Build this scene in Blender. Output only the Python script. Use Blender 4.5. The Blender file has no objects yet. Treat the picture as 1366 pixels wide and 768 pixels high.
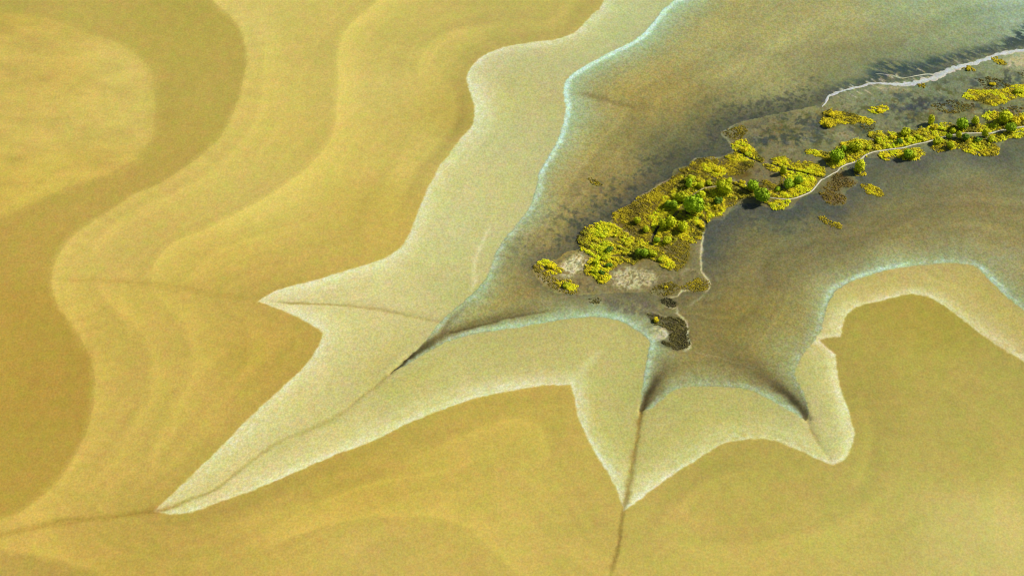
import bpy, math, random
import numpy as np
from mathutils import Vector

random.seed(7)
rng = np.random.default_rng(11)
sc = bpy.context.scene
COL = sc.collection

# ------------------------------------------------------------------ camera
PITCH, HFOV, MPP = math.radians(42), math.radians(20), 0.30
FPX = 683 / math.tan(HFOV / 2)
DIST = FPX * MPP
CAM = np.array([0, -DIST * math.cos(PITCH), DIST * math.sin(PITCH)])
FWD = np.array([0, math.cos(PITCH), -math.sin(PITCH)])
UP = np.array([0, math.sin(PITCH), math.cos(PITCH)])

def at(px, py, z=0.0):
    """survey point: picture position -> ground metres at height z"""
    d = FWD * FPX + np.array([1., 0, 0]) * (px - 683) + UP * (384 - py)
    t = (z - CAM[2]) / d[2]
    p = CAM + d * t
    return float(p[0]), float(p[1])

cam_d = bpy.data.cameras.new("camera")
cam = bpy.data.objects.new("camera", cam_d)
COL.objects.link(cam)
cam.location = CAM
cam.rotation_euler = (math.pi / 2 - PITCH, 0, 0)
cam_d.sensor_width = 36
cam_d.angle = HFOV
cam_d.clip_start = 1
cam_d.clip_end = 20000
sc.camera = cam

# ------------------------------------------------------------------ light
SUN_EL, SUN_AZ = math.radians(35), math.radians(20)       # azimuth from +x towards +y
sd = Vector((math.cos(SUN_EL) * math.cos(SUN_AZ), math.cos(SUN_EL) * math.sin(SUN_AZ), math.sin(SUN_EL)))
sun_d = bpy.data.lights.new("sun", 'SUN')
sun_d.energy = 4.0
sun_d.angle = math.radians(0.5)
sun_d.color = (1.0, 0.95, 0.86)
sun = bpy.data.objects.new("sun", sun_d)
sun.rotation_euler = sd.to_track_quat('Z', 'Y').to_euler()
sun.location = (600, 150, 500)
COL.objects.link(sun)
w = bpy.data.worlds.new("World")
sc.world = w
w.use_nodes = True
nt = w.node_tree
sky = nt.nodes.new("ShaderNodeTexSky")
sky.sky_type = 'NISHITA'
sky.sun_disc = False
sky.sun_elevation = SUN_EL
sky.sun_rotation = math.pi / 2 - SUN_AZ
bg = nt.nodes["Background"]
nt.links.new(sky.outputs[0], bg.inputs[0])
bg.inputs[1].default_value = 0.06
sc.view_settings.view_transform = 'Standard'
sc.view_settings.look = 'None'
sc.view_settings.exposure = 0.78
sc.view_settings.gamma = 1
sc.cycles.max_bounces = 4
sc.cycles.filter_width = 1.1

# ------------------------------------------------------------------ numpy helpers
def lin(c):
    c = np.clip(np.asarray(c, dtype=np.float64) / 255.0, 0, 1)
    return np.where(c <= 0.04045, c / 12.92, ((c + 0.055) / 1.055) ** 2.4)

KRGB = np.array([1.42, 1.40, 1.42])          # light that falls on level ground, after exposure
def albedo(rgb):
    return lin(rgb) / KRGB

def hash2(ix, iy, seed):
    h = (ix.astype(np.int64) * 374761393 + iy.astype(np.int64) * 668265263 + seed * 2246822519) & 0xFFFFFFFF
    h = ((h ^ (h >> 13)) * 1274126177) & 0xFFFFFFFF
    h = (h ^ (h >> 16)) & 0xFFFF
    return h.astype(np.float32) / 65535.0

def vnoise(x, y, seed=0):
    ix = np.floor(x); iy = np.floor(y)
    fx = (x - ix).astype(np.float32); fy = (y - iy).astype(np.float32)
    fx = fx * fx * (3 - 2 * fx); fy = fy * fy * (3 - 2 * fy)
    ix = ix.astype(np.int64); iy = iy.astype(np.int64)
    a = hash2(ix, iy, seed); b = hash2(ix + 1, iy, seed)
    c = hash2(ix, iy + 1, seed); d = hash2(ix + 1, iy + 1, seed)
    return (a + (b - a) * fx) * (1 - fy) + (c + (d - c) * fx) * fy

def fbm(x, y, seed=0, oct=4):
    s = 0; a = 0.5; t = 0
    for o in range(oct):
        s = s + a * (vnoise(x * 2 ** o + 17.3 * o, y * 2 ** o - 9.1 * o, seed + o) - 0.5) * 2
        t += a; a *= 0.55
    return s / t

def smooth(v, a, b):
    t = np.clip((v - a) / (b - a), 0, 1)
    return t * t * (3 - 2 * t)

def catmull(pts, step):
    P = [np.array(p, float) for p in pts]
    if len(P) == 2:
        P = [P[0], (P[0] + P[1]) / 2, P[1]]
    out = []
    for i in range(len(P) - 1):
        p0 = P[i - 1] if i else 2 * P[0] - P[1]
        p1, p2 = P[i], P[i + 1]
        p3 = P[i + 2] if i + 2 < len(P) else 2 * P[-1] - P[-2]
        n = max(1, int(np.linalg.norm((p2 - p1)[:2]) / step))
        for k in range(n):
            t = k / n
            out.append(0.5 * (2 * p1 + (p2 - p0) * t + (2 * p0 - 5 * p1 + 4 * p2 - p3) * t * t + (3 * p1 - p0 - 3 * p2 + p3) * t ** 3))
    out.append(P[-1])
    return out

def curve(*pieces, step=3.0):
    """pieces of picture points, smooth inside a piece, sharp where pieces meet -> metres"""
    out = []
    for pc in pieces:
        c = catmull([at(*p) for p in pc], step)
        out += c if not out else c[1:]
    return np.array(out)

def closed(pts, step=2.0):
    p = [at(*q) for q in pts]
    c = catmull(p + [p[0]], step)
    return np.array(c[:-1])

# ------------------------------------------------------------------ ground grid (metres)
DX, DY = 0.40, 0.50
fx = np.arange(-262, 262 + DX / 2, DX)
fy = np.arange(-200, 250 + DY / 2, DY)
def grow(a, first, lim):
    out = []; s = first; v = a
    while abs(v) < lim:
        s *= 1.35; v = v + s; out.append(v)
    return np.array(out)
xs = np.concatenate([grow(fx[0], -DX, 5000)[::-1], fx, grow(fx[-1], DX, 5000)])
ys = np.concatenate([grow(fy[0], -DY, 5000)[::-1], fy, grow(fy[-1], DY, 9000)])
NX, NY = len(xs), len(ys)
X, Y = np.meshgrid(xs, ys)                 # shape NY,NX
X = X.astype(np.float32); Y = Y.astype(np.float32)
WX = X + 0.5 * fbm(X / 2.0, Y / 2.0, 101, 3) + 0.8 * fbm(X / 14, Y / 14, 111, 2)
WY = Y + 0.5 * fbm(X / 2.0, Y / 2.0, 105, 3) + 0.8 * fbm(X / 14, Y / 14, 115, 2)

def dist_to(line, R, gx=None, gy=None):
    """distance, arc length and side to a polyline, within R metres"""
    gx = WX if gx is None else gx; gy = WY if gy is None else gy
    D = np.full((NY, NX), R, np.float32); S = np.zeros((NY, NX), np.float32); SD = np.ones((NY, NX), np.float32)
    s0 = 0.0
    for a, b in zip(line[:-1], line[1:]):
        L = float(np.hypot(*(b - a)))
        if L < 1e-6: continue
        i0, i1 = np.searchsorted(xs, [min(a[0], b[0]) - R - 3, max(a[0], b[0]) + R + 3])
        j0, j1 = np.searchsorted(ys, [min(a[1], b[1]) - R - 3, max(a[1], b[1]) + R + 3])
        if i1 > i0 and j1 > j0:
            ux, uy = (b - a) / L
            rx = gx[j0:j1, i0:i1] - np.float32(a[0]); ry = gy[j0:j1, i0:i1] - np.float32(a[1])
            t = np.clip(rx * np.float32(ux) + ry * np.float32(uy), 0, L)
            d = np.hypot(rx - t * np.float32(ux), ry - t * np.float32(uy))
            m = d < D[j0:j1, i0:i1]
            D[j0:j1, i0:i1][m] = d[m]
            S[j0:j1, i0:i1][m] = (t + s0)[m]
            SD[j0:j1, i0:i1][m] = np.where(ux * ry - uy * rx > 0, 1, -1)[m]
        s0 += L
    return D, S, SD

def inside(poly, gx=None, gy=None):
    gx = WX if gx is None else gx; gy = WY if gy is None else gy
    lo = poly.min(0); hi = poly.max(0)
    i0, i1 = np.searchsorted(xs, [lo[0] - 4, hi[0] + 4]); j0, j1 = np.searchsorted(ys, [lo[1] - 4, hi[1] + 4])
    M = np.zeros((NY, NX), bool)
    px = gx[j0:j1, i0:i1]; py = gy[j0:j1, i0:i1]
    m = np.zeros(px.shape, bool)
    n = len(poly)
    for k in range(n):
        x1, y1 = poly[k]; x2, y2 = poly[(k + 1) % n]
        if y1 == y2: continue
        r0, r1 = min(y1, y2), max(y1, y2)
        c = (py > r0) & (py <= r1)
        xi = x1 + (py - y1) * ((x2 - x1) / (y2 - y1))
        m ^= c & (px < xi)
    M[j0:j1, i0:i1] = m
    return M

def idw(ctrl, p=2.2):
    """regional colour from spot samples"""
    gx = np.linspace(-300, 300, 121); gy = np.linspace(-230, 290, 105)
    GX, GY = np.meshgrid(gx, gy)
    num = np.zeros(GX.shape + (3,)); den = np.zeros(GX.shape)
    for px, py, c in ctrl:
        x, y = at(px, py)
        wgt = 1.0 / ((GX - x) ** 2 + (GY - y) ** 2 + 12.0 ** 2) ** (p * 0.75)
        num += wgt[..., None] * np.array(c, float); den += wgt
    F = num / den[..., None]
    u = np.clip((xs + 300) / 5, 0, 119.999); v = np.clip((ys + 230) / 5, 0, 103.999)
    iu = u.astype(int); iv = v.astype(int); fu = (u - iu)[None, :, None]; fv = (v - iv)[:, None, None]
    A = F[iv][:, iu]; B_ = F[iv][:, iu + 1]; C = F[iv + 1][:, iu]; D_ = F[iv + 1][:, iu + 1]
    return ((A * (1 - fu) + B_ * fu) * (1 - fv) + (C * (1 - fu) + D_ * fu) * fv).astype(np.float32)

# ------------------------------------------------------------------ surveyed lines
A = curve(
    [(880, -300), (850, -120), (805, 0), (793, 15), (780, 32), (765, 45), (740, 53), (700, 58), (672, 63), (645, 74), (628, 90), (622, 105), (628, 125), (634, 148), (629, 167), (610, 190), (586, 225), (567, 262), (556, 290), (545, 315), (530, 334), (505, 348), (470, 359), (430, 370), (395, 379), (365, 390), (344, 402)],
    [(344, 402), (365, 411), (390, 420), (415, 432), (430, 443)],
    [(430, 443), (425, 460), (405, 487), (375, 517), (345, 547), (310, 580), (280, 610), (250, 638), (225, 663), (205, 681)],
    [(205, 681), (228, 684), (260, 682), (290, 671), (330, 655), (370, 638), (420, 618), (470, 598), (520, 576), (570, 554), (620, 536), (660, 525), (700, 517), (735, 513), (762, 513)],
    [(762, 513), (766, 532), (771, 560), (786, 592), (806, 624), (821, 650), (833, 680)],
    [(833, 680), (850, 668), (880, 645), (910, 625), (940, 605), (970, 590), (1000, 585), (1030, 588), (1060, 598), (1090, 612), (1112, 620), (1126, 613), (1136, 595), (1138, 572), (1132, 545), (1121, 515), (1117, 490), (1115, 472)],
    [(1115, 472), (1102, 462), (1093, 453)],
    [(1093, 453), (1102, 449), (1122, 448)],
    [(1122, 448), (1126, 430), (1132, 418), (1143, 408), (1170, 402), (1195, 396), (1215, 393), (1238, 396), (1265, 412), (1300, 440), (1335, 465), (1366, 483), (1440, 535), (1600, 640), (1800, 740)])
B = curve(
    [(985, -300), (950, -120), (915, -15), (900, 0), (885, 11), (870, 30), (855, 47), (830, 62), (800, 77), (770, 95), (756, 106), (751, 125), (755, 145), (750, 170), (738, 200), (722, 228), (713, 258), (705, 280), (690, 300), (675, 318), (663, 335), (656, 355), (646, 375), (626, 397), (602, 415), (586, 430), (566, 455), (542, 480), (522, 498)],
    [(522, 498), (545, 486), (570, 470), (595, 457), (630, 446), (680, 439), (720, 432), (760, 426), (800, 424), (830, 430), (855, 443), (869, 456)],
    [(869, 456), (863, 480), (858, 510), (853, 547)],
    [(853, 547), (866, 545), (880, 535), (900, 520), (930, 515), (970, 516), (1000, 520), (1030, 534), (1055, 550), (1073, 560)],
    [(1073, 560), (1078, 552), (1071, 525), (1062, 505), (1062, 490), (1072, 473), (1085, 457), (1093, 445), (1100, 428), (1106, 408), (1115, 390), (1130, 379), (1165, 366), (1200, 358), (1240, 352), (1275, 350), (1300, 356), (1320, 374), (1340, 394), (1366, 415), (1440, 470), (1600, 570), (1800, 660)])
far = lambda c: np.vstack([c, [6500, c[-1][1]], [6500, 9500], [c[0][0], 9500]])
inA = inside(far(A)); inB = inside(far(B)) & inA
dA, sA, _ = dist_to(A, 120.0)
dB, sB, _ = dist_to(B, 70.0)

ISLAND = closed([(710, 357), (722, 348), (742, 346), (757, 337), (774, 334), (773, 318), (778, 310), (792, 301), (815, 299), (817, 286), (826, 279), (843, 272), (850, 264), (868, 256), (880, 247), (893, 240), (898, 228), (906, 224), (918, 222), (924, 214), (938, 210), (957, 210), (968, 208), (977, 203), (974, 194), (963, 179), (975, 172), (992, 163),
    (1030, 155), (1075, 145), (1095, 140), (1110, 128), (1160, 115), (1215, 106), (1250, 96), (1290, 83), (1330, 72), (1366, 65), (1500, 40), (1800, -20), (1800, 120), (1500, 180), (1366, 184), (1345, 186), (1332, 198), (1328, 207), (1300, 206), (1280, 198), (1262, 202), (1240, 203), (1220, 214), (1200, 213), (1172, 212), (1155, 212), (1130, 222), (1144, 244), (1130, 256), (1128, 273), (1105, 275), (1092, 258), (1070, 264), (1060, 270), (1055, 279), (1035, 280), (1005, 273), (988, 273), (975, 278), (966, 290), (948, 293), (941, 300), (937, 315), (934, 335), (935, 360), (944, 373), (946, 380), (941, 389), (912, 389), (893, 397), (880, 397), (866, 391), (845, 392), (820, 392), (790, 393), (757, 393), (738, 391), (726, 383), (716, 370)])
inI = inside(ISLAND)
dI, sI, _ = dist_to(np.vstack([ISLAND, ISLAND[:1]]), 70.0)

# ------------------------------------------------------------------ sediment colours
OCHRE = [(30,100,(204,172,90)),(100,150,(206,178,95)),(60,60,(204,172,90)),(150,60,(205,178,96)),(160,110,(206,180,96)),(20,200,(205,175,88)),(150,200,(200,172,84)),(30,265,(202,172,84)),
 (400,60,(205,182,92)),(400,180,(203,178,86)),(350,250,(206,182,92)),(500,120,(206,184,98)),(560,60,(198,178,90)),(700,25,(188,170,88)),(600,160,(190,165,76)),(330,40,(208,186,100)),(350,130,(205,180,90)),
 (500,280,(200,172,78)),(530,200,(203,178,88)),(300,380,(200,170,78)),(150,330,(204,176,88)),(150,450,(200,168,77)),(250,500,(202,172,80)),(330,480,(194,162,68)),(200,600,(200,170,80)),(120,650,(200,168,78)),
 (350,720,(196,166,76)),(480,650,(192,162,68)),(600,620,(196,166,74)),(650,570,(196,168,74)),(720,640,(200,174,82)),(500,740,(200,172,84)),(760,720,(198,172,82)),(900,700,(196,172,84)),(1000,650,(192,168,78)),(1150,700,(196,173,85)),(1300,720,(206,184,100)),(1300,600,(190,168,78)),(1200,500,(187,163,70)),(1240,430,(181,156,62)),(1340,520,(189,167,79)),(150,745,(190,158,70)),(250,690,(196,164,74))]
PALE = [(820,20,(200,196,138)),(700,80,(205,196,138)),(650,180,(208,200,138)),(600,300,(212,204,138)),(500,390,(218,208,142)),(400,395,(216,206,140)),(560,380,(210,200,130)),(480,450,(212,202,130)),(400,540,(212,202,130)),(280,650,(210,198,125)),(560,520,(205,192,115)),(700,470,(205,190,114)),(800,470,(203,188,112)),(830,580,(202,187,112)),(950,550,(198,184,106)),(1100,560,(206,192,125)),(1130,430,(205,187,114)),(1200,380,(202,177,102)),(1300,400,(205,176,102)),(1360,450,(202,174,100))]
MUD = [(950,20,(150,145,95)),(1100,30,(150,150,105)),(1250,30,(147,160,124)),(1350,20,(142,166,146)),(850,120,(152,134,80)),(780,200,(160,140,85)),(900,150,(142,130,80)),(1000,100,(152,150,102)),(1050,130,(142,147,107)),(740,300,(150,132,80)),(700,380,(142,124,72)),(640,430,(138,120,70)),(820,260,(128,115,74)),(900,200,(104,102,76)),(950,170,(100,102,78)),(1020,180,(102,107,86)),(1100,180,(112,116,88)),(1250,110,(106,122,106)),(1300,150,(112,116,82)),(960,330,(92,94,74)),(1000,330,(108,101,70)),(1050,300,(98,103,82)),(1120,320,(118,110,76)),(1200,300,(128,117,77)),(1300,260,(131,119,79)),(1250,230,(95,101,86)),(1340,220,(90,99,86)),(1000,420,(127,114,67)),(1000,480,(122,108,62)),(1060,430,(142,127,74)),(930,500,(130,117,72)),(850,410,(112,104,72)),(1330,330,(132,122,86)),(1200,340,(141,126,80)),(780,400,(126,114,74)),(560,460,(152,137,87)),(1200,140,(112,118,92)),(1170,120,(118,130,105)),(1020,240,(108,100,66)),(1080,270,(92,98,80)),(1180,240,(92,97,82))]

OCHRE = [(x, y, (r + (1 if x < 950 else -8), g + (3 if x < 950 else -1), b + (2 if x < 950 else 0))) for x, y, (r, g, b) in OCHRE] + [(420,115,(210,187,95)),(210,446,(200,174,80)),(570,196,(206,186,97)),(650,606,(194,171,79)),(1210,506,(180,163,78)),(1260,560,(182,165,80)),(1000,690,(190,168,80)),(1310,716,(203,187,107))]
PALE = [(x, y, (r + (0 if x < 560 else -7), g + (-2 if x < 800 else 1), b - 2)) for x, y, (r, g, b) in PALE] + [(520,395,(215,207,138)),(620,240,(207,201,132)),(710,126,(201,194,125)),(710,476,(195,184,110)),(1310,406,(187,176,105)),(1230,375,(192,177,106)),(1350,445,(192,178,106)),(380,546,(214,206,132))]
MUD = [(x, y, (r + 3, g + 5, b - 4)) for x, y, (r, g, b) in MUD] + [(860,115,(151,144,81)),(1000,355,(130,124,76)),(790,186,(150,145,80)),(1260,26,(134,156,115)),(1020,66,(158,160,103)),(970,316,(105,110,78)),(1020,446,(138,132,72)),(1190,286,(118,118,76)),(1300,231,(130,138,96)),(1350,336,(140,135,80)),(650,426,(155,148,76)),(560,462,(158,142,78)),(700,330,(156,140,78)),(740,250,(158,144,84)),(1100,400,(146,134,78)),(910,201,(90,97,68)),(1030,176,(110,115,82))]
C = idw(OCHRE)
mult = np.ones((NY, NX), np.float32)

def band(line, amp, width, side, R=None, amp2=0.0, width2=10.0, soft=2.0):
    """a tide band: a tonal step along a line that fades away on one side"""
    global mult
    d, s, sd_ = dist_to(line, R or 3 * max(width, width2))
    m = sd_ == side
    edge = smooth(d, 0, soft)
    amp *= 1.25; amp2 *= 1.2
    ends = smooth(s, 0, 25) * smooth(s.max() - s, 0, 25)
    mult = mult + np.where(m, amp * np.exp(-(d / width) ** 1.3) * edge, amp2 * np.exp(-(d / width2) ** 1.3) * edge) * ends * (d < (R or 3 * max(width, width2)) * 0.999)

# wide dark pool on the left, bright lobe inside it
POOL_EDGE = curve([(250, -120), (262, -40), (283, 0), (312, 26), (328, 60), (326, 100), (310, 150), (290, 186), (260, 214), (218, 241), (170, 265), (128, 292), (95, 318), (75, 343), (68, 370), (76, 402), (100, 440), (121, 480), (128, 510), (120, 560), (104, 600), (79, 640), (42, 672), (0, 693), (-120, 740)])
LOBE = curve([(-160, -20), (0, 15), (45, 20), (100, 38), (165, 62), (198, 90), (208, 130), (204, 170), (188, 206), (150, 230), (90, 250), (40, 272), (0, 292), (-160, 340)])
pool = inside(np.vstack([POOL_EDGE, [-5000, POOL_EDGE[-1][1]], [-5000, POOL_EDGE[0][1]]]))
lobe = inside(np.vstack([LOBE, [-5000, LOBE[-1][1]], [-5000, LOBE[0][1]]])) & pool
dP, sP, _ = dist_to(POOL_EDGE, 60.0)
dL, sL, _ = dist_to(LOBE, 40.0)
poolc = np.array([2, 2, 2], np.float32) + idw([(240, 40, (182, 162, 72)), (280, 110, (184, 162, 74)), (230, 190, (182, 158, 70)), (120, 270, (183, 156, 70)), (60, 330, (184, 155, 67)), (40, 420, (180, 149, 59)), (60, 520, (178, 147, 57)), (40, 620, (180, 150, 60)), (90, 20, (188, 166, 78)), (10, 5, (180, 160, 74))])
lobec = np.array([0, 3, -4], np.float32) + idw([(30, 60, (204, 174, 92)), (90, 100, (205, 172, 88)), (150, 90, (207, 182, 100)), (170, 150, (208, 182, 98)), (100, 170, (209, 182, 96)), (40, 160, (207, 178, 92)), (110, 220, (204, 172, 84)), (20, 250, (204, 172, 82)), (15, 30, (196, 166, 80))])
wpool = smooth(np.where(pool, dP, -dP) + 1.5 * fbm(X / 20, Y / 20, 37, 2), -1.6, 3.2)
wlobe = smooth(np.where(lobe, dL, -dL), -5.0, 5.5)
C = C * (1 - wpool[..., None]) + poolc * wpool[..., None]
C = C * (1 - (wlobe * wpool)[..., None]) + lobec * (wlobe * wpool)[..., None]
mult += np.where(pool, 0, 0.055 * np.exp(-(dP / 11) ** 1.2))
mult += np.where(lobe, 0.03 * np.exp(-dL / 6), 0)
mult += wlobe * wpool * (0.07 * fbm(X / 20 + Y / 30, Y / 9, 31, 5) + 0.04 * fbm(X / 7, Y / 5, 36, 3))
# ray-like streaks that fan out of the pool edge
ray = np.where(pool, 0, np.exp(-dP / 22)) * fbm(sP / 2.6, dP / 40, 33, 3)
mult += 0.045 * ray

band(curve([(520, -60), (500, 0), (466, 28), (452, 50), (447, 80), (448, 130), (440, 178), (416, 215), (385, 240), (340, 268), (290, 295), (232, 320), (206, 345), (197, 370), (205, 400)]), 0.075, 13, 1, amp2=-0.03, width2=16)
band(curve([(690, 30), (612, 38), (566, 60), (554, 85), (560, 112), (578, 128)]), 0.04, 8, 1, amp2=-0.03, width2=8)
band(curve([(604, 100), (613, 140), (600, 176), (575, 206), (558, 225), (540, 262), (520, 300)]), 0.04, 5, -1, amp2=-0.05, width2=6)
band(curve([(340, 0), (350, 70), (345, 130), (320, 185), (270, 235), (200, 270), (140, 305), (110, 350)]), 0.03, 9, 1, amp2=-0.02, width2=9)
band(curve([(400, 300), (330, 318), (270, 345), (245, 372), (250, 400)]), 0.03, 9, 1, amp2=-0.02, width2=9)
band(curve([(120, 370), (140, 405), (180, 440), (198, 475), (200, 515), (180, 560), (140, 620), (90, 660)]), 0.045, 9, 1, amp2=-0.025, width2=10)
band(curve([(190, 385), (240, 430), (256, 478), (242, 520), (216, 562), (196, 620), (160, 670)]), 0.04, 8, 1, amp2=-0.025, width2=10)
band(curve([(300, 400), (330, 440), (330, 480), (290, 530), (240, 590), (205, 650)]), 0.03, 9, 1, amp2=-0.02, width2=8)
band(curve([(-60, 728), (0, 736), (50, 742), (100, 755), (145, 772), (190, 800)]), 0.06, 9, 1, amp2=-0.05, width2=25, R=70)
band(curve([(-30, 690), (30, 683), (90, 670), (140, 650)]), 0.03, 8, -1)
band(curve([(330, 745), (400, 715), (460, 698), (520, 691), (580, 692), (622, 706), (652, 732), (690, 770), (720, 800)]), 0.06, 8, 1, amp2=-0.012, width2=14)
band(curve([(480, 640), (540, 610), (600, 585), (660, 560), (700, 556), (725, 570), (735, 600), (740, 640)]), 0.05, 9, -1, amp2=-0.02, width2=9)
band(curve([(250, 700), (330, 690), (420, 665), (500, 640), (580, 625)]), 0.035, 8, -1, amp2=-0.02, width2=9)
band(curve([(1141, 510), (1152, 530), (1163, 560), (1165, 600), (1150, 640), (1110, 680)]), 0.05, 5, -1, amp2=-0.015, width2=8)
band(curve([(1126, 480), (1127, 455), (1135, 435), (1150, 418), (1175, 408)]), 0.06, 2.5, -1, amp2=0.02, width2=3)
band(curve([(1366, 560), (1320, 620), (1310, 680), (1325, 740), (1300, 800)]), 0.022, 14, 1, amp2=-0.01, width2=10, soft=8)
band(curve([(1190, 640), (1130, 690), (1040, 715), (960, 725), (880, 720)]), 0.03, 12, 1, amp2=-0.02, width2=12)
band(curve([(1060, 620), (1000, 625), (940, 640), (890, 680), (860, 730)]), 0.03, 9, 1, amp2=-0.02, width2=9)
# faint repeating contours that follow the shore
con = 1.5 * fbm(dA / 6.5 + 1.2 * fbm(X / 45, Y / 45, 61, 2), sA / 130, 62, 3) * np.exp(-dA / 60)
con *= 1 - 0.65 * smooth(X, at(820, 600)[0], at(960, 600)[0])
mult += 0.045 * con * np.where(inA, 0, 1) * (1 - 0.5 * wpool)
cl2 = np.abs(fbm(dA / 11 + 1.0 * fbm(X / 60, Y / 60, 66, 2), sA / 220, 67, 2))
mult += 0.042 * np.exp(-(cl2 / 0.06) ** 2) * smooth(dA, 6, 20) * np.exp(-dA / 80) * smooth(fbm(X / 50, Y / 50, 68, 2), -0.3, 0.4)
mult += 0.03 * fbm(X / 38, Y / 38, 63, 4)
mult += 0.030 * fbm(sA / 1.4 + 0.5 * fbm(X / 5, Y / 5, 182, 2), dA / 15, 183, 3) * np.exp(-dA / 45) * (1 - wpool)
mult += 0.016 * fbm(X / 1.1, Y / 1.5, 184, 2) * (1 + fbm(X / 30, Y / 30, 185, 2)) * (1 - 0.7 * wpool)
mult -= np.where(inA, 0, 0.065 * np.exp(-(dA / 15) ** 1.4)) * (0.75 + 0.5 * fbm(X / 60, Y / 60, 65, 2))
mult += np.where(inA, 0, 0.05 * np.exp(-(dA / 0.6)))

# pale sand band
pal = idw(PALE)
p_m = 1 + 0.045 * np.exp(-(dA / 6) ** 1.2) + 0.035 * np.exp(-dA / 14) - 0.045 * np.exp(-dB / 12) + 0.02 * fbm(X / 20, Y / 20, 71, 4)
p_m += 0.045 * fbm(dA / 3.0, sA / 90, 72, 3) * np.exp(-dA / 18) + 0.02 * fbm(dB / 3.5, sB / 80, 73, 3) * np.exp(-dB / 20)
p_m += 0.032 * fbm(sA / 1.3, dA / 11, 186, 3) * np.exp(-dA / 25) + 0.02 * fbm(X / 1.1, Y / 1.5, 187, 2)
pal = pal * p_m[..., None] * np.array([0.966, 0.962, 0.962])
crustA = np.exp(-(dA / (4.4 * (1 + 0.7 * fbm(sA / 26, sA * 0, 188, 3)))) ** 1.3) * (0.5 + 0.35 * fbm(sA / 30, dA / 4, 76, 2) + 0.5 * fbm(sA / 2.5, dA / 1.2, 74, 3))
pal += (np.array([234, 238, 204]) - pal) * np.clip(crustA * 0.95, 0, 1)[..., None]
tan = fbm(sB / 60, dB / 9, 75, 2)
pal[..., 2] -= 10 * np.clip(tan, 0, 1)

# mud
mud = idw(MUD)
mud *= np.array([1.08, 1.03, 1.06])
mud[..., 2] -= 6
T = dB / (dB + dI + 1e-3)
m_m = 1 + 0.10 * fbm(T * 14 + 1.5 * fbm(X / 60, Y / 60, 81, 2), sB / 160, 82, 4) * smooth(dB, 4, 20) * (~inI)
m_m += 0.045 * fbm(X / 13, Y / 13, 83, 4)
m_m += 0.07 * fbm(dB / 4.5 + 0.8 * fbm(X / 40, Y / 40, 180, 2), sB / 120, 181, 3) * smooth(dB, 3, 10) * np.exp(-dB / 60)
stria = fbm(sB / 1.1 + 0.6 * fbm(X / 4, Y / 4, 84, 2), dB / 16, 85, 3)
m_m += 0.10 * stria * np.exp(-(dB / 15) ** 1.3) * smooth(dB, 0.5, 3)
mott = fbm(X / 2.2, Y / 3.0, 86, 4)
m_m += 0.11 * mott * np.where(inI, 1.0, np.exp(-dI / 30))
shore = np.where(inI, 0, np.exp(-(dI / 14) ** 1.2))
m_m -= 0.10 * shore * (1 + 0.8 * fbm(X / 9, Y / 9, 87, 3))
mud = mud * m_m[..., None]
hue = fbm(X / 7, Y / 7, 88, 3)[..., None] * np.array([3, 0, -3]) + fbm(X / 3, Y / 3, 89, 2)[..., None] * np.array([-2, 2, 1])
mud += hue
cy = np.exp(-(dB / 9.5) ** 1.1) * (0.88 + 0.55 * fbm(sB / 28, dB / 20, 91, 3) + 0.2 * stria)
# the salt film is brightest along the upper shore and the eastern bay
px_ = X / MPP + 683
stre = np.where(sB < 300, 1.0, 0.85)
mud += (np.array([172, 202, 160]) - mud) * np.clip(cy * 0.95 * stre, 0, 0.92)[..., None]
line = np.exp(-((dB - 1.3 - 0.7 * fbm(sB / 5, dB * 0, 94, 3)) / 1.4) ** 2) * np.clip(0.42 + 0.8 * fbm(sB / 26, dB / 8, 92, 3) + 0.7 * fbm(sB / 1.8, dB / 1.5, 93, 3), 0, 1)
up = smooth(Y, at(700, 240)[1], at(700, 130)[1]) * (X < at(980, 100)[0])
line = np.clip(line + 0.8 * up * np.exp(-((dB - 1.2) / 1.3) ** 2), 0, 1)
mud += (np.array([172, 206, 172]) - mud) * np.clip(0.65 * up * np.exp(-dB / 9), 0, 1)[..., None]
mud += (np.array([208, 236, 212]) - mud) * np.clip(line * (0.62 + 0.33 * smooth(Y, at(0, 420)[1], at(0, 250)[1])), 0, 1)[..., None]

def soft_poly(pts, soft=1.2, warp=None):
    p = closed(pts)
    m = inside(p)
    d, _, _ = dist_to(np.vstack([p, p[:1]]), 8.0)
    return smooth(np.where(m, d, -d), -soft, soft)

def paint(maskv, rgb, k=1.0):
    global mud
    mud += (np.array(rgb, float) - mud) * np.clip(maskv * k, 0, 1)[..., None].astype(np.float32)

nz1 = fbm(X / 1.6, Y / 2.2, 121, 4)
nz2 = fbm(X / 5, Y / 5, 125, 3)
nz3 = fbm(X / 0.9, Y / 1.2, 191, 3)
# streaks of weed and wrack lie along one direction
ang = math.radians(-38)
ru = X * math.cos(ang) + Y * math.sin(ang); rv = -X * math.sin(ang) + Y * math.cos(ang)
streak = fbm(ru / 4.2, rv / 0.9, 127, 4)

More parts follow.
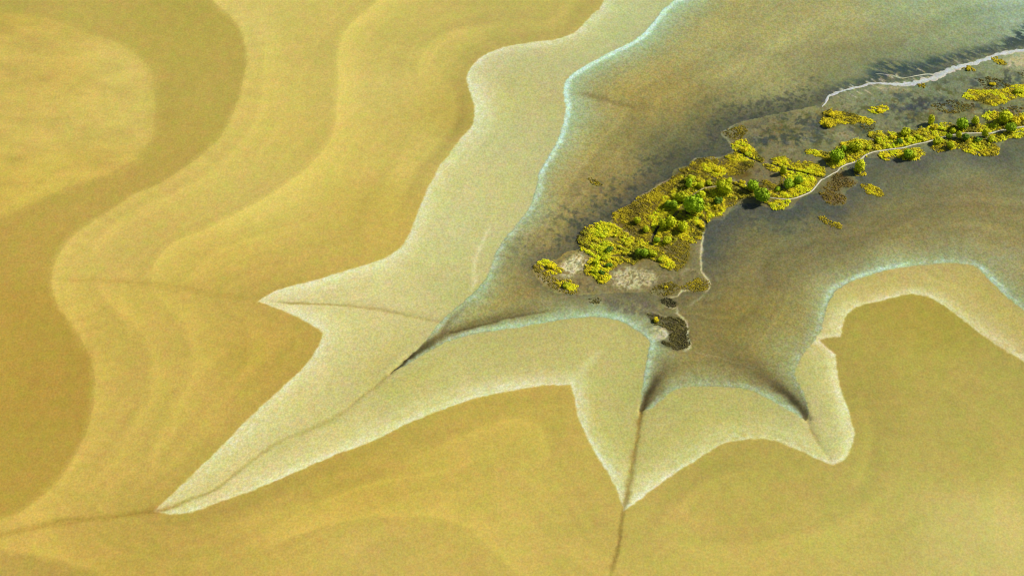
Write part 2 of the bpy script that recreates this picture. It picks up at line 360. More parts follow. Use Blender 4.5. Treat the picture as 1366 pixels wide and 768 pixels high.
# dry ground of the island
paint(np.where(inI, smooth(dI, 0, 2), 0) * smooth(X, -20, 0) * smooth(at(1090, 200)[0] - X, -20, 20), (128, 116, 76), 0.5)
for pts, rgb, k in [
    ([(748, 356), (758, 346), (772, 340), (781, 345), (780, 356), (768, 366), (752, 370)], (232, 222, 172), 1.2),
    ([(815, 371), (824, 361), (842, 357), (860, 359), (873, 365), (877, 376), (862, 385), (842, 389), (822, 385)], (204, 194, 142), 1.2),
    ([(806, 322), (812, 317), (822, 315), (824, 320), (814, 325)], (222, 214, 176), 1.2),
    ([(722, 370), (735, 368), (745, 373), (738, 378), (727, 377)], (196, 178, 138), 0.9),
    ([(868, 441), (876, 436), (888, 438), (893, 446), (886, 453), (874, 453)], (205, 196, 152), 1.0),
    ([(905, 312), (930, 320), (934, 345), (928, 362), (912, 360), (908, 340)], (138, 130, 84), 0.7),
    ([(1118, 178), (1128, 174), (1142, 176), (1140, 184), (1125, 185)], (160, 148, 112), 0.8),
    ([(1168, 116), (1184, 117), (1205, 118), (1212, 122), (1192, 127), (1182, 124)], (190, 172, 124), 0.9),
    ([(1338, 80), (1366, 72), (1400, 70), (1400, 86), (1366, 90), (1350, 92)], (196, 184, 134), 0.9),
    ([(1334, 147), (1350, 144), (1366, 147), (1366, 153), (1345, 153)], (128, 96, 60), 0.8),
    ([(995, 222), (1015, 226), (1035, 236), (1030, 242), (1010, 240), (998, 232)], (124, 116, 82), 0.8),
    ([(805, 400), (850, 396), (880, 410), (872, 424), (840, 420), (810, 412)], (106, 100, 78), 0.8)]:
    paint(soft_poly(pts, 2.0) * smooth(nz1 + 0.5 * nz3, -0.38, 0.12), rgb, k * 0.9)
# mottled wetland between the scrub and the sand spit
wet = soft_poly([(1000, 175), (1060, 150), (1110, 135), (1160, 128), (1230, 118), (1290, 105), (1366, 95), (1420, 95), (1420, 150), (1366, 152), (1300, 158), (1240, 166), (1180, 176), (1130, 188), (1080, 205), (1030, 210), (1005, 205)], 5)
paint(wet * smooth(nz2 + 0.5 * nz1 + 0.3 * nz3, 0.05, 0.4), (86, 88, 46), 0.8)
paint(wet * smooth(fbm(X / 6 + 9, Y / 7, 193, 3) + 0.5 * nz1 + 0.4 * nz3, 0.2, 0.5), (62, 70, 58), 0.8)
paint(wet * smooth(fbm(X / 7 + 30, Y / 9, 195, 3) + 0.6 * nz3, 0.3, 0.6), (124, 104, 60), 0.7)
paint(wet * smooth(fbm(X / 4 + 40, Y / 4, 131, 4), 0.12, 0.5), (66, 76, 72), 0.7)
paint(wet * smooth(fbm(ru / 4 + 40, rv / 1.5, 135, 4), 0.2, 0.5), (142, 142, 108), 0.7)
dkw = soft_poly([(1190, 147), (1215, 140), (1240, 132), (1262, 132), (1270, 138), (1245, 144), (1225, 152), (1200, 155)], 3)
paint(dkw * np.clip(0.6 + 1.2 * nz1, 0, 1), (62, 68, 72), 0.9)
paint(soft_poly([(1076, 168), (1090, 158), (1100, 170), (1098, 180), (1080, 182)], 2.5) * np.clip(0.6 + nz1, 0, 1), (72, 78, 72), 0.8)
# dark weed drifts along the north side of the spit
weed = soft_poly([(1090, 142), (1098, 126), (1128, 110), (1156, 104), (1160, 93), (1174, 82), (1198, 84), (1228, 84), (1240, 78), (1262, 74), (1290, 66), (1318, 62), (1340, 52), (1366, 34), (1420, 10), (1420, 55), (1366, 64), (1330, 71), (1290, 84), (1252, 99), (1225, 103), (1160, 112), (1122, 121), (1106, 130)], 3.5)
paint(weed * smooth(streak + 0.5 * nz2, -0.45, 0.10), (58, 74, 72), 1.0)
wet2 = soft_poly([(945, 225), (968, 209), (1000, 205), (1040, 208), (1060, 220), (1040, 245), (1000, 245), (970, 235)], 4)
paint(wet2 * smooth(nz1 + 0.6 * nz3, 0.0, 0.5), (78, 72, 44), 0.7)
islg = np.where(inI, smooth(dI, 0, 2), 0) * smooth(at(1000, 0)[0] - X, 0, 20)
paint(islg * smooth(nz1 + 0.7 * nz3, 0.1, 0.55), (92, 84, 52), 0.6)
paint(islg * smooth(fbm(X / 3 + 7, Y / 3, 197, 4) + 0.4 * nz3, 0.25, 0.5), (168, 156, 112), 0.5)
# scattered dark seaweed north-west of the island
drift = np.where(inI, 0, np.exp(-(dI / 16) ** 1.5)) * smooth(Y, at(0, 340)[1], at(0, 280)[1]) * smooth(at(1105, 0)[0] - X, 0, 12)
paint(drift * smooth(0.5 * streak + 0.8 * nz1 + 0.5 * nz3 + 0.5 * nz2, 0.0, 0.5), (78, 82, 64), 0.75)
paint(np.where(inI, 0, np.exp(-(dI / 5) ** 2)), (98, 96, 76), 0.4)
nw = np.where(inI, 0, 1) * smooth(Y, at(0, 370)[1], at(0, 320)[1]) * smooth(at(1100, 0)[0] - X, 0, 14)
paint(nw * np.exp(-(dI / (9 + 5 * nz2)) ** 2), (78, 80, 64), 0.6)
paint(nw * np.exp(-(dI / 13) ** 2) * smooth(0.6 * streak + 0.8 * nz1 + 0.5 * nz3, 0.05, 0.45), (62, 66, 54), 0.7)
paint(np.where(inI, 0, np.exp(-(dI / 9) ** 2)) * smooth(at(0, 175)[1] - Y, 0, 30) * smooth(Y, at(0, 385)[1], at(0, 335)[1]) * smooth(X, at(905, 300)[0], at(955, 300)[0]) * np.clip(1 + 0.8 * nz2, 0, 1.3), (82, 86, 76), 0.65)

# leaf litter and turf under the scrub
SCRUB_GROUND = [
 ([(774, 314), (792, 301), (815, 299), (830, 308), (856, 322), (872, 318), (872, 300), (884, 270), (905, 245), (920, 230), (950, 243), (985, 246), (1005, 254), (1045, 256), (1070, 242), (1048, 234), (1030, 222), (1030, 214), (1062, 219), (1096, 228), (1086, 246), (1066, 263), (1030, 266), (1000, 264), (965, 272), (955, 290), (938, 300), (930, 320), (900, 322), (882, 332), (898, 358), (868, 346), (846, 352), (818, 352), (812, 366), (800, 377), (784, 364), (790, 342), (776, 330)], (132, 118, 28), 0.95),
 ([(1075, 204), (1100, 211), (1110, 224), (1145, 212), (1166, 203), (1203, 197), (1232, 190), (1275, 178), (1335, 173), (1366, 168), (1420, 160), (1420, 148), (1345, 157), (1320, 152), (1310, 169), (1262, 168), (1215, 178), (1165, 178), (1168, 190), (1125, 194), (1112, 205)], (132, 118, 28), 0.95),
 ([(1244, 198), (1265, 190), (1300, 186), (1330, 198), (1328, 207), (1295, 204), (1272, 198)], (126, 112, 30), 0.9),
 ([(1174, 208), (1200, 203), (1230, 202), (1222, 212), (1190, 211)], (92, 84, 32), 0.9),
 ([(1096, 150), (1112, 149), (1145, 157), (1167, 165), (1130, 166), (1108, 171), (1094, 166)], (92, 86, 32), 0.9),
 ([(1285, 131), (1300, 121), (1340, 121), (1366, 115), (1420, 110), (1420, 126), (1352, 132), (1325, 142), (1298, 134)], (140, 120, 30), 0.9),
 ([(818, 286), (843, 273), (868, 257), (893, 242), (918, 223), (940, 211), (970, 213), (1005, 220), (1000, 240), (960, 240), (930, 250), (905, 262), (890, 285), (875, 300), (870, 325), (835, 308)], (98, 84, 28), 0.92),
 ([(896, 324), (912, 322), (922, 335), (912, 356), (898, 358), (884, 336)], (108, 96, 36), 0.8),
 ([(718, 352), (730, 349), (750, 363), (738, 366)], (130, 110, 45), 0.8),
 ([(975, 193), (992, 189), (1010, 207), (1020, 214), (1000, 209)], (130, 112, 40), 0.8),
 ([(1090, 255), (1118, 232), (1142, 245), (1122, 254), (1128, 272), (1104, 272)], (112, 90, 48), 0.8),
 ([(863, 420), (900, 423), (916, 434), (921, 462), (905, 468), (880, 458), (893, 450), (888, 438)], (66, 60, 36), 0.95),
 ([(882, 401), (899, 399), (903, 410), (887, 408)], (66, 60, 36), 0.95),
 ([(910, 388), (925, 374), (945, 377), (944, 388)], (100, 88, 44), 0.8)]
for pts, rgb, k in SCRUB_GROUND:
    paint(soft_poly(pts, 1.6) * np.clip(0.85 + 0.9 * nz1 + 0.5 * streak, 0, 1), rgb, k)

# thin pale crust lines
def stroke(pts, wid, rgb, k, rag=0.5, layer='mud', fade=6):
    global mud, pal, C
    c = curve(pts, step=1.5)
    d, s, _ = dist_to(c, 6 * wid + 4)
    wv = wid * (1 + rag * fbm(s / 4, s * 0, 141, 3))
    v = np.exp(-(d / wv) ** 2) * (np.clip(0.9 + 0.5 * fbm(s / 9, d / 2, 189, 3), 0.3, 1.2) if fade == 12 else 1) * smooth(s, -0.1, fade) * smooth(s.max() - s, -0.1, fade) * (d < 6 * wid + 3.9)
    v = np.clip(v * k, 0, 1)[..., None]
    if layer == 'mud': mud = mud + (np.array(rgb, float) - mud) * v
    if layer == 'pale': pal = pal + (np.array(rgb, float) - pal) * v
    if layer == 'all':
        mud = mud + (np.array(rgb, float) - mud) * v; pal = pal + (np.array(rgb, float) - pal) * v; C = C + (np.array(rgb, float) - C) * v
    return d, s
crust = (212, 204, 152)
stroke([(941, 301), (937, 313), (934, 330), (934, 350), (937, 365), (944, 373), (947, 380), (944, 388), (935, 393)], 0.45, crust, 0.85)
stroke([(947, 381), (955, 378)], 0.4, (150, 160, 140), 0.5)
stroke([(868, 391), (876, 396), (884, 400)], 0.6, (196, 184, 130), 0.8)
stroke([(882, 400), (895, 397), (905, 394), (911, 388), (920, 388), (930, 389)], 0.5, crust, 0.95)
stroke([(945, 390), (938, 395), (928, 402), (920, 408), (910, 410)], 0.8, (160, 160, 118), 0.7)
stroke([(882, 405), (886, 410), (898, 412), (904, 410), (905, 418), (912, 425), (917, 432), (918, 443), (917, 450), (922, 458), (922, 464), (914, 468), (904, 469)], 0.5, crust, 0.9)
stroke([(904, 469), (900, 475), (898, 486)], 0.5, (182, 180, 140), 0.7)
stroke([(924, 466), (932, 470), (950, 475), (975, 483), (1005, 492), (1030, 505)], 0.45, (176, 162, 104), 0.75)
stroke([(861, 419), (872, 418), (886, 424), (900, 421)], 0.35, (180, 170, 116), 0.7)
stroke([(875, 438), (888, 442), (891, 448), (887, 453), (872, 453)], 0.6, (224, 216, 176), 0.9)
stroke([(844, 271), (850, 264), (866, 257), (880, 247), (893, 240), (897, 233)], 0.4, (176, 160, 112), 0.75)
stroke([(918, 221), (926, 214), (935, 211), (957, 212), (966, 208)], 0.4, (182, 176, 130), 0.8)
stroke([(968, 209), (975, 207), (979, 204), (975, 199), (974, 193), (968, 186), (962, 179), (972, 173), (988, 165)], 0.4, (176, 170, 132), 0.75)
stroke([(940, 212), (968, 210)], 0.9, (156, 148, 110), 0.6)
stroke([(1060, 271), (1059, 275), (1052, 280), (1046, 282)], 0.4, (150, 150, 116), 0.7)
stroke([(942, 300), (950, 294), (965, 292), (970, 283), (985, 275), (1000, 273)], 0.5, (128, 126, 96), 0.6)
stroke([(1155, 220), (1163, 221)], 0.35, (200, 190, 110), 0.8)
stroke([(1342, 80), (1347, 88), (1340, 92), (1336, 94)], 0.5, (214, 206, 176), 0.85)
stroke([(895, 366), (898, 374), (901, 380)], 0.5, (212, 196, 160), 0.8)
for k in range(60):                                   # comb-like salt fingers either side of the spit
    px = random.uniform(1105, 1290); py = 125 - (px - 1105) * 0.235 + random.choice([-5, 7]) + random.uniform(-2, 2)
    l = random.uniform(5, 12)
    stroke([(px, py), (px + l, py + l * 0.62)], 0.3, random.choice([(208, 202, 172), (198, 180, 142), (90, 92, 76)]), 0.85, fade=1)
# ditches in the scrub, their shade painted in as dark ground colour
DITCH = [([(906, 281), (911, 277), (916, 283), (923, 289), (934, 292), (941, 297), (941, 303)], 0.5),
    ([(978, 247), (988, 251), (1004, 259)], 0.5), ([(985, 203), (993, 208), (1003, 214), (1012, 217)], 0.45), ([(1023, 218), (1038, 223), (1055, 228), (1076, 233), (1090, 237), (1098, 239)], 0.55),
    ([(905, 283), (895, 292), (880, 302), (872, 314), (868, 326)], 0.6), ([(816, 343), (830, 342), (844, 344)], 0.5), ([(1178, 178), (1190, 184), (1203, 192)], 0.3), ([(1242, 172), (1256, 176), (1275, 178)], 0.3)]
relief = np.zeros((NY, NX), np.float32)
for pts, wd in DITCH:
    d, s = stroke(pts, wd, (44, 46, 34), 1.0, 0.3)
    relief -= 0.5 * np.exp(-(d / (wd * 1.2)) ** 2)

# gullies: dark wet silt in the run-off lines; wedges: fold shade painted into mud
def wedge(pts, w0, w1, rgb, k0, k1, depth=0.25):
    global mud, relief
    c = curve(pts, step=1.5)
    d, s, _ = dist_to(c, 6 * w1 + 4)
    t = s / s.max()
    wv = 1.3 * (w0 + (w1 - w0) * t) * (1 + 0.35 * fbm(s / 5, d / 4, 143, 3))
    v = np.clip(np.exp(-(d / wv) ** 2) * (k0 + (k1 - k0) * t) * smooth(s.max() - s, -0.1, 0.35 * s.max()), 0, 1) * (d < 6 * w1 + 3.9)
    v = np.clip(v * (1 + 0.25 * fbm(s / 4, d / 6, 145, 3)), 0, 1)
    mud = mud + (np.array(rgb, float) - mud) * v[..., None]
    relief -= depth * v

def gully(pts, wid, rgb, k, layer, depth=0.12, rag=0.6):
    global relief
    d, s = stroke(pts, wid, rgb, k, rag, layer, 12)
    relief -= depth * np.exp(-(d / wid) ** 2)
gully([(350, 403), (400, 405), (450, 406), (500, 412), (550, 423), (590, 432)], 0.7, (165, 146, 78), 0.75, 'pale')
gully([(548, 472), (525, 495), (490, 525), (450, 553), (410, 574), (370, 592), (330, 620), (290, 650), (250, 668), (215, 680)], 0.8, (172, 156, 82), 0.75, 'pale')
gully([(500, 520), (450, 556), (400, 582), (350, 612)], 2.2, (186, 172, 98), 0.4, 'pale')
gully([(70, 374), (140, 374), (200, 379), (270, 389), (352, 403)], 1.8, (176, 146, 62), 0.4, 'all', 0.04)
gully([(262, 666), (205, 681), (120, 691), (60, 700), (0, 713), (-80, 730)], 1.5, (160, 130, 50), 0.6, 'all')
gully([(862, 524), (856, 545), (850, 580), (842, 620), (836, 660), (830, 690), (822, 730), (810, 775)], 0.9, (140, 116, 48), 0.85, 'all')
gully([(1070, 552), (1085, 580), (1098, 602)], 2.4, (184, 168, 100), 0.4, 'pale')
gully([(440, 404), (500, 412), (550, 423), (592, 433)], 2.0, (188, 174, 106), 0.4, 'pale')
gully([(853, 550), (847, 590), (840, 630)], 2.4, (166, 148, 78), 0.4, 'pale')
gully([(1064, 545), (1074, 560), (1085, 580), (1096, 600), (1106, 613)], 1.0, (176, 158, 92), 0.6, 'pale')
gully([(1235, 362), (1250, 372), (1275, 380)], 1.4, (186, 160, 86), 0.45, 'pale')
wedge([(522, 498), (550, 472), (580, 452), (615, 438), (660, 425), (710, 413), (770, 403)], 0.8, 3.6, (106, 90, 48), 0.85, 0.5)
wedge([(522, 498), (540, 482), (562, 466), (592, 447)], 0.7, 2.0, (66, 54, 26), 0.95, 0.6)
wedge([(600, 444), (640, 434), (700, 420), (760, 412)], 0.5, 0.8, (88, 76, 40), 0.8, 0.4)
wedge([(585, 449), (600, 428), (620, 410), (640, 396)], 0.8, 1.6, (116, 104, 62), 0.6, 0.2)
wedge([(854, 549), (866, 525), (878, 505), (890, 488), (902, 470)], 0.9, 3.6, (98, 82, 46), 0.9, 0.5)
wedge([(854, 549), (861, 533), (872, 512), (884, 494)], 0.6, 1.6, (60, 52, 26), 0.95, 0.5)
wedge([(855, 546), (868, 532), (884, 518), (900, 508)], 0.6, 2.5, (110, 96, 52), 0.7, 0.3)
wedge([(1076, 559), (1062, 538), (1040, 517), (1010, 497), (970, 482), (926, 472)], 1.2, 5.0, (98, 86, 50), 0.9, 0.4)
wedge([(1076, 559), (1064, 543), (1046, 523), (1020, 505)], 0.8, 1.8, (58, 54, 30), 0.95, 0.5)
wedge([(1076, 559), (1069, 535), (1058, 512), (1050, 490)], 0.8, 2.2, (108, 98, 58), 0.7, 0.2)
gully([(757, 122), (785, 128), (820, 138), (870, 150)], 2.4, (122, 106, 60), 0.5, 'mud', 0.1)
gully([(1000, 395), (1080, 350), (1160, 310), (1230, 275), (1300, 245), (1366, 225)], 6, (112, 102, 66), 0.35, 'mud', 0)
gully([(960, 60), (1060, 75), (1150, 60), (1260, 25)], 8, (134, 128, 84), 0.4, 'mud', 0)
gully([(1300, 350), (1366, 340), (1420, 345)], 6, (160, 160, 122), 0.5, 'mud', 0)
gully([(870, 380), (960, 455), (1010, 478)], 5, (112, 102, 62), 0.3, 'mud', 0)
stroke([(763, 514), (772, 500), (786, 483), (806, 464)], 2.2, (214, 208, 146), 0.55, 0.4, 'pale')
stroke([(656, 298), (640, 328), (632, 352), (634, 378), (622, 392)], 1.0, (226, 220, 164), 0.6, 0.5, 'pale')
stroke([(1091, 452), (1100, 460), (1114, 471)], 0.8, (226, 206, 160), 0.8, 0.3, 'pale', 1)
stroke([(1091, 452), (1104, 448.5), (1122, 447)], 0.7, (216, 204, 150), 0.7, 0.3, 'pale', 1)
# crisp dark lip along part of the film edge
lip = np.exp(-(dB / 0.35) ** 2) * np.clip(0.1 + 1.1 * fbm(sB / 35, dB * 0, 151, 2), 0, 1)
mud += (np.array([96, 108, 92]) - mud) * np.clip(lip, 0, 1)[..., None] * 0.7

# ------------------------------------------------------------------ put the zones together
C = C * mult[..., None]

blot = fbm(X / 4.5, Y / 5.5, 171, 3)[..., None] * np.array([7, -3, 5]) + fbm(X / 2.0, Y / 2.6, 175, 2)[..., None] * np.array([5, 6, 2])
C += blot; pal += 0.9 * blot; mud += 0.4 * blot
wA = smooth(np.where(inA, dA, -dA), -0.5, 0.5)[..., None]
wB = smooth(np.where(inB, dB, -dB), -0.4, 0.4)[..., None]
C = C * (1 - wA) + pal * wA
C = C * (1 - wB) + mud * wB
ALB = albedo(C).astype(np.float32)

Z = 0.12 * smooth(np.where(inA, dA, -dA), -1, 4) + 0.15 * smooth(np.where(inB, dB, -dB), -1, 6)
Z = Z + 0.30 * smooth(np.where(inI, dI, -dI), -1.5, 2.5) + relief + 0.05 * fbm(X / 5, Y / 5, 161, 3) * wB[..., 0]
Z = Z.astype(np.float32)

def gz(x, y):
    i = min(max(np.searchsorted(xs, x) - 1, 0), NX - 2); j = min(max(np.searchsorted(ys, y) - 1, 0), NY - 2)
    u = (x - xs[i]) / (xs[i + 1] - xs[i]); v = (y - ys[j]) / (ys[j + 1] - ys[j])
    return float((Z[j, i] * (1 - u) + Z[j, i + 1] * u) * (1 - v) + (Z[j + 1, i] * (1 - u) + Z[j + 1, i + 1] * u) * v)

# ------------------------------------------------------------------ materials
def new_mat(name):
    m = bpy.data.materials.new(name); m.use_nodes = True
    return m, m.node_tree.nodes, m.node_tree.links, m.node_tree.nodes["Principled BSDF"]

def ground_mat(name, rough, spec, grain, bump):
    grain *= 1.25
    m, N, L, P = new_mat(name)
    a = N.new("ShaderNodeAttribute"); a.attribute_name = "sediment"
    tc = N.new("ShaderNodeTexCoord")
    def noise(scale, detail, off):
        mp = N.new("ShaderNodeMapping"); mp.inputs['Location'].default_value = (off, off * 1.7, 0)
        mp.inputs['Scale'].default_value = (1, 0.72, 1)
        L.new(tc.outputs['Object'], mp.inputs[0])
        n = N.new("ShaderNodeTexNoise"); n.inputs['Scale'].default_value = scale; n.inputs['Detail'].default_value = detail; n.inputs['Roughness'].default_value = 0.7
        L.new(mp.outputs[0], n.inputs['Vector']); return n
    n1 = noise(1.25, 3, 3.1); n2 = noise(0.7, 3, 71.0)
    mr = N.new("ShaderNodeMapRange"); mr.inputs[1].default_value = 0.34; mr.inputs[2].default_value = 0.66; mr.inputs[3].default_value = 1 - grain; mr.inputs[4].default_value = 1 + grain
    L.new(n1.outputs[0], mr.inputs[0])
    vm = N.new("ShaderNodeVectorMath"); vm.operation = 'SCALE'
    L.new(a.outputs['Color'], vm.inputs[0]); L.new(mr.outputs[0], vm.inputs['Scale'])
    # coloured grains
    c1 = N.new("ShaderNodeMapRange"); c1.data_type = 'FLOAT_VECTOR'
    c1.inputs[7].default_value = (0.33,) * 3; c1.inputs[8].default_value = (0.67,) * 3
    c1.inputs[9].default_value = (1 - grain * .5, 1 - grain * .35, 1 - grain * 1.2); c1.inputs[10].default_value = (1 + grain * .5, 1 + grain * .35, 1 + grain * 1.2)
    L.new(n2.outputs['Color'], c1.inputs[6])
    mu = N.new("ShaderNodeVectorMath"); mu.operation = 'MULTIPLY'
    L.new(vm.outputs[0], mu.inputs[0]); L.new(c1.outputs[1], mu.inputs[1])
    L.new(mu.outputs[0], P.inputs['Base Color'])
    P.inputs['Roughness'].default_value = rough; P.inputs['Specular IOR Level'].default_value = spec
    b = N.new("ShaderNodeBump"); b.inputs['Strength'].default_value = bump; b.inputs['Distance'].default_value = 0.12
    L.new(n1.outputs[0], b.inputs['Height']); L.new(b.outputs[0], P.inputs['Normal'])
    return m

M_WATER = ground_mat("silty_water", 0.55, 0.15, 0.105, 0.04)
M_SAND = ground_mat("pale_sand", 0.8, 0.15, 0.13, 0.08)
M_MUD = ground_mat("wet_mud", 0.7, 0.1, 0.18, 0.2)

# ------------------------------------------------------------------ ground sheets (share their seams)
zone = np.zeros((NY, NX), np.int8)
zone[wA[..., 0] > 0.5] = 1
zone[(wB[..., 0] > 0.5) & (wA[..., 0] > 0.5)] = 2
VID = np.arange(NY * NX).reshape(NY, NX)
quads = np.stack([VID[:-1, :-1], VID[:-1, 1:], VID[1:, 1:], VID[1:, :-1]], -1).reshape(-1, 4)
fz = zone[:-1, :-1].reshape(-1)
VCO = np.stack([X, Y, Z], -1).reshape(-1, 3)
VAL = ALB.reshape(-1, 3)

def mesh_from(name, co, faces, mat, cols=None, attr="sediment", smooth_shade=True):
    me = bpy.data.meshes.new(name)
    k = faces.shape[1]
    me.vertices.add(len(co)); me.vertices.foreach_set("co", np.ascontiguousarray(co, np.float32).ravel())
    me.loops.add(faces.size); me.loops.foreach_set("vertex_index", np.ascontiguousarray(faces, np.int32).ravel())
    me.polygons.add(len(faces)); me.polygons.foreach_set("loop_start", np.arange(0, faces.size, k, dtype=np.int32))
    me.polygons.foreach_set("use_smooth", np.full(len(faces), smooth_shade, bool))
    if cols is not None:
        at_ = me.attributes.new(attr, 'FLOAT_COLOR', 'POINT')
        at_.data.foreach_set("color", np.concatenate([cols, np.ones((len(cols), 1))], 1).astype(np.float32).ravel())
    me.materials.append(mat)
    me.update(calc_edges=True)
    return me

def link(name, me, label=None, kind=None, cat=None, group=None, parent=None):
    o = bpy.data.objects.new(name, me); COL.objects.link(o)
    if label: o["label"] = label
    if kind: o["kind"] = kind
    if cat: o["category"] = cat
    if group: o["group"] = group
    if parent: o.parent = parent
    return o

for zi, nm, mt, lb, ct in [(0, "lake_water", M_WATER, "shallow ochre lake water with faint curved silt bands", "water"),
                       (1, "sand_flat", M_SAND, "pale yellow sand band with pointed tongues between water and mud", "sand"),
                       (2, "mud_flat", M_MUD, "grey brown wet mud flat around the green island strip", "mud")]:
    f = quads[fz == zi]
    used, inv = np.unique(f, return_inverse=True)
    link(nm, mesh_from(nm, VCO[used], inv.reshape(-1, 4), mt, VAL[used]), lb, "structure", ct)

# ------------------------------------------------------------------ ribbons: footpath and sand spit
def ribbon(name, pts, mat_rgb, label, cat, rag=0.25, lift=0.06, seed=1, tint=None):
    P = []
    for p in pts:
        x, y = at(p[0], p[1]); P.append((x, y, p[2] * MPP))
    c = np.array(catmull(P, 0.8))
    t = np.gradient(c[:, :2], axis=0); t /= np.linalg.norm(t, axis=1)[:, None] + 1e-9
    n = np.stack([-t[:, 1], t[:, 0]], 1)
    s = np.concatenate([[0], np.cumsum(np.linalg.norm(np.diff(c[:, :2], axis=0), axis=1))])
    K = 7
    co = []; cols = []
    base = np.array(mat_rgb, float)
    for k in range(K):
        v = k / (K - 1) * 2 - 1
        r = 1 + rag * fbm(s / (1.6 if rag > 0.4 else 3.0), s * 0 + (5 if v > 0 else 1), seed + 50, 3)
        off = v * c[:, 2] / 2 * r
        x = c[:, 0] + n[:, 0] * off; y = c[:, 1] + n[:, 1] * off
        z = np.array([gz(a, b) for a, b in zip(x, y)]) + lift * (1 - abs(v) ** 3) - 0.03 * (abs(v) > 0.95) + 0.005
        co.append(np.stack([x, y, z], 1))
        shade = 1 + 0.10 * fbm(s / 2.5, s * 0 + v * 2, seed, 3)
        col = base[None] * shade[:, None]
        if tint is not None:
            e = abs(v) ** 2 * (0.5 + 0.6 * fbm(s / 6, s * 0 + (9 if v > 0 else 3), seed + 9, 2))
            col = col + (np.array(tint) - col) * np.clip(e, 0, 1)[:, None]
        cols.append(albedo(col))
    n_ = len(c)
    co = np.concatenate(co); cols = np.concatenate(cols)
    idx = np.arange(K * n_).reshape(K, n_)
    q = np.stack([idx[:-1, :-1], idx[:-1, 1:], idx[1:, 1:], idx[1:, :-1]], -1).reshape(-1, 4)[:, ::-1]
    return link(name, mesh_from(name, co, q, M_SAND, cols), label, "structure", cat)

PATH = [(1022, 264), (1035, 266), (1050, 267), (1061, 265.5), (1073, 261), (1083, 256), (1090, 248), (1096, 241), (1104, 237), (1111, 233), (1117, 230), (1120, 226), (1128, 221), (1137, 218), (1147, 214), (1155, 208), (1166, 204), (1178, 202), (1190, 200), (1203, 199), (1212, 196.5), (1221, 194), (1233, 191.5), (1246, 188), (1259, 184), (1267, 182), (1275, 180.5), (1283, 179.5), (1296, 179), (1312, 179), (1322, 179), (1331, 176.5), (1338, 174.5), (1344, 175), (1354, 172), (1368, 170), (1400, 167), (1460, 160)]
ribbon("footpath", [(x, y, 2.3 if x > 1050 else 1.5) for x, y in PATH], (214, 206, 178), "long pale sandy footpath winding along the green scrub strip", "path", seed=3)
ribbon("footpath", [(924, 266, 1.4), (928, 259, 1.6), (934, 255, 1.7), (941, 252, 1.7), (950, 250.5, 1.6), (961, 249, 1.5)], (196, 182, 146), "short faint footpath between rounded trees mid island", "path", seed=5)
SPIT = [(1096, 144, 1.5), (1102, 137, 3), (1104, 130, 4.5), (1110, 127, 5), (1121, 123, 4.5), (1135, 119, 4.5), (1150, 116, 4), (1160, 112.5, 4.5), (1172, 112, 5), (1185, 113.5, 6), (1200, 114, 8), (1215, 113, 9), (1230, 110, 12), (1244, 106, 14), (1255, 101, 14), (1265, 96, 11), (1280, 91, 9), (1300, 85, 8), (1315, 80, 8), (1330, 74, 8), (1345, 71.5, 8), (1366, 68.5, 9), (1400, 62, 10), (1480, 45, 12)]
ribbon("sand_spit", [(x, y, w_ * 1.12) for x, y, w_ in SPIT], (194, 200, 196), "white salty sand spit curving along dark weed drifts", "sand spit", rag=0.9, seed=8, tint=(206, 184, 144), lift=0.12)
ribbon("sand_spit", [(1168, 99, 0.8), (1180, 100, 1.2), (1192, 102, 1.3), (1201, 105, 1.4), (1212, 104, 1.6), (1222, 102, 2), (1236, 100, 3), (1246, 101, 4)], (198, 196, 170), "thin pale side spur branching off the white spit", "sand spit", rag=0.5, seed=9)

# ------------------------------------------------------------------ vegetation
def leaf_mat(name, rough=0.75):
    m, N, L, P = new_mat(name)
    a = N.new("ShaderNodeAttribute"); a.attribute_name = "leaf"
    oi = N.new("ShaderNodeObjectInfo")
    mu = N.new("ShaderNodeVectorMath"); mu.operation = 'MULTIPLY'
    L.new(a.outputs['Color'], mu.inputs[0]); L.new(oi.outputs['Color'], mu.inputs[1])
    L.new(mu.outputs[0], P.inputs['Base Color'])
    P.inputs['Roughness'].default_value = rough; P.inputs['Specular IOR Level'].default_value = 0.15
    return m
M_LEAF = leaf_mat("leaves")
m, N_, L_, P_ = new_mat("bark")
nn = N_.new("ShaderNodeTexNoise"); nn.inputs['Scale'].default_value = 6
cr = N_.new("ShaderNodeValToRGB"); cr.color_ramp.elements[0].color = (0.05, 0.035, 0.02, 1); cr.color_ramp.elements[1].color = (0.16, 0.12, 0.08, 1)
L_.new(nn.outputs[0], cr.inputs[0]); L_.new(cr.outputs[0], P_.inputs['Base Color']); P_.inputs['Roughness'].default_value = 0.9
M_BARK = m

def leaf_quads(c, d, size, tilt):
    """leaf quads at centres c, facing roughly d"""
    n = len(c)
    d = d + rng.normal(0, tilt, (n, 3)); d /= np.linalg.norm(d, axis=1)[:, None] + 1e-9
    r = rng.normal(0, 1, (n, 3)); u = np.cross(d, r); u /= np.linalg.norm(u, axis=1)[:, None] + 1e-9
    v = np.cross(d, u)
    s = (size * rng.uniform(0.6, 1.3, n))[:, None]
    asp = rng.uniform(0.45, 0.9, n)[:, None]
    return np.stack([c - u * s, c - v * s * asp * 0.9 + u * s * 0.1, c + u * s, c + v * s * asp], 1)

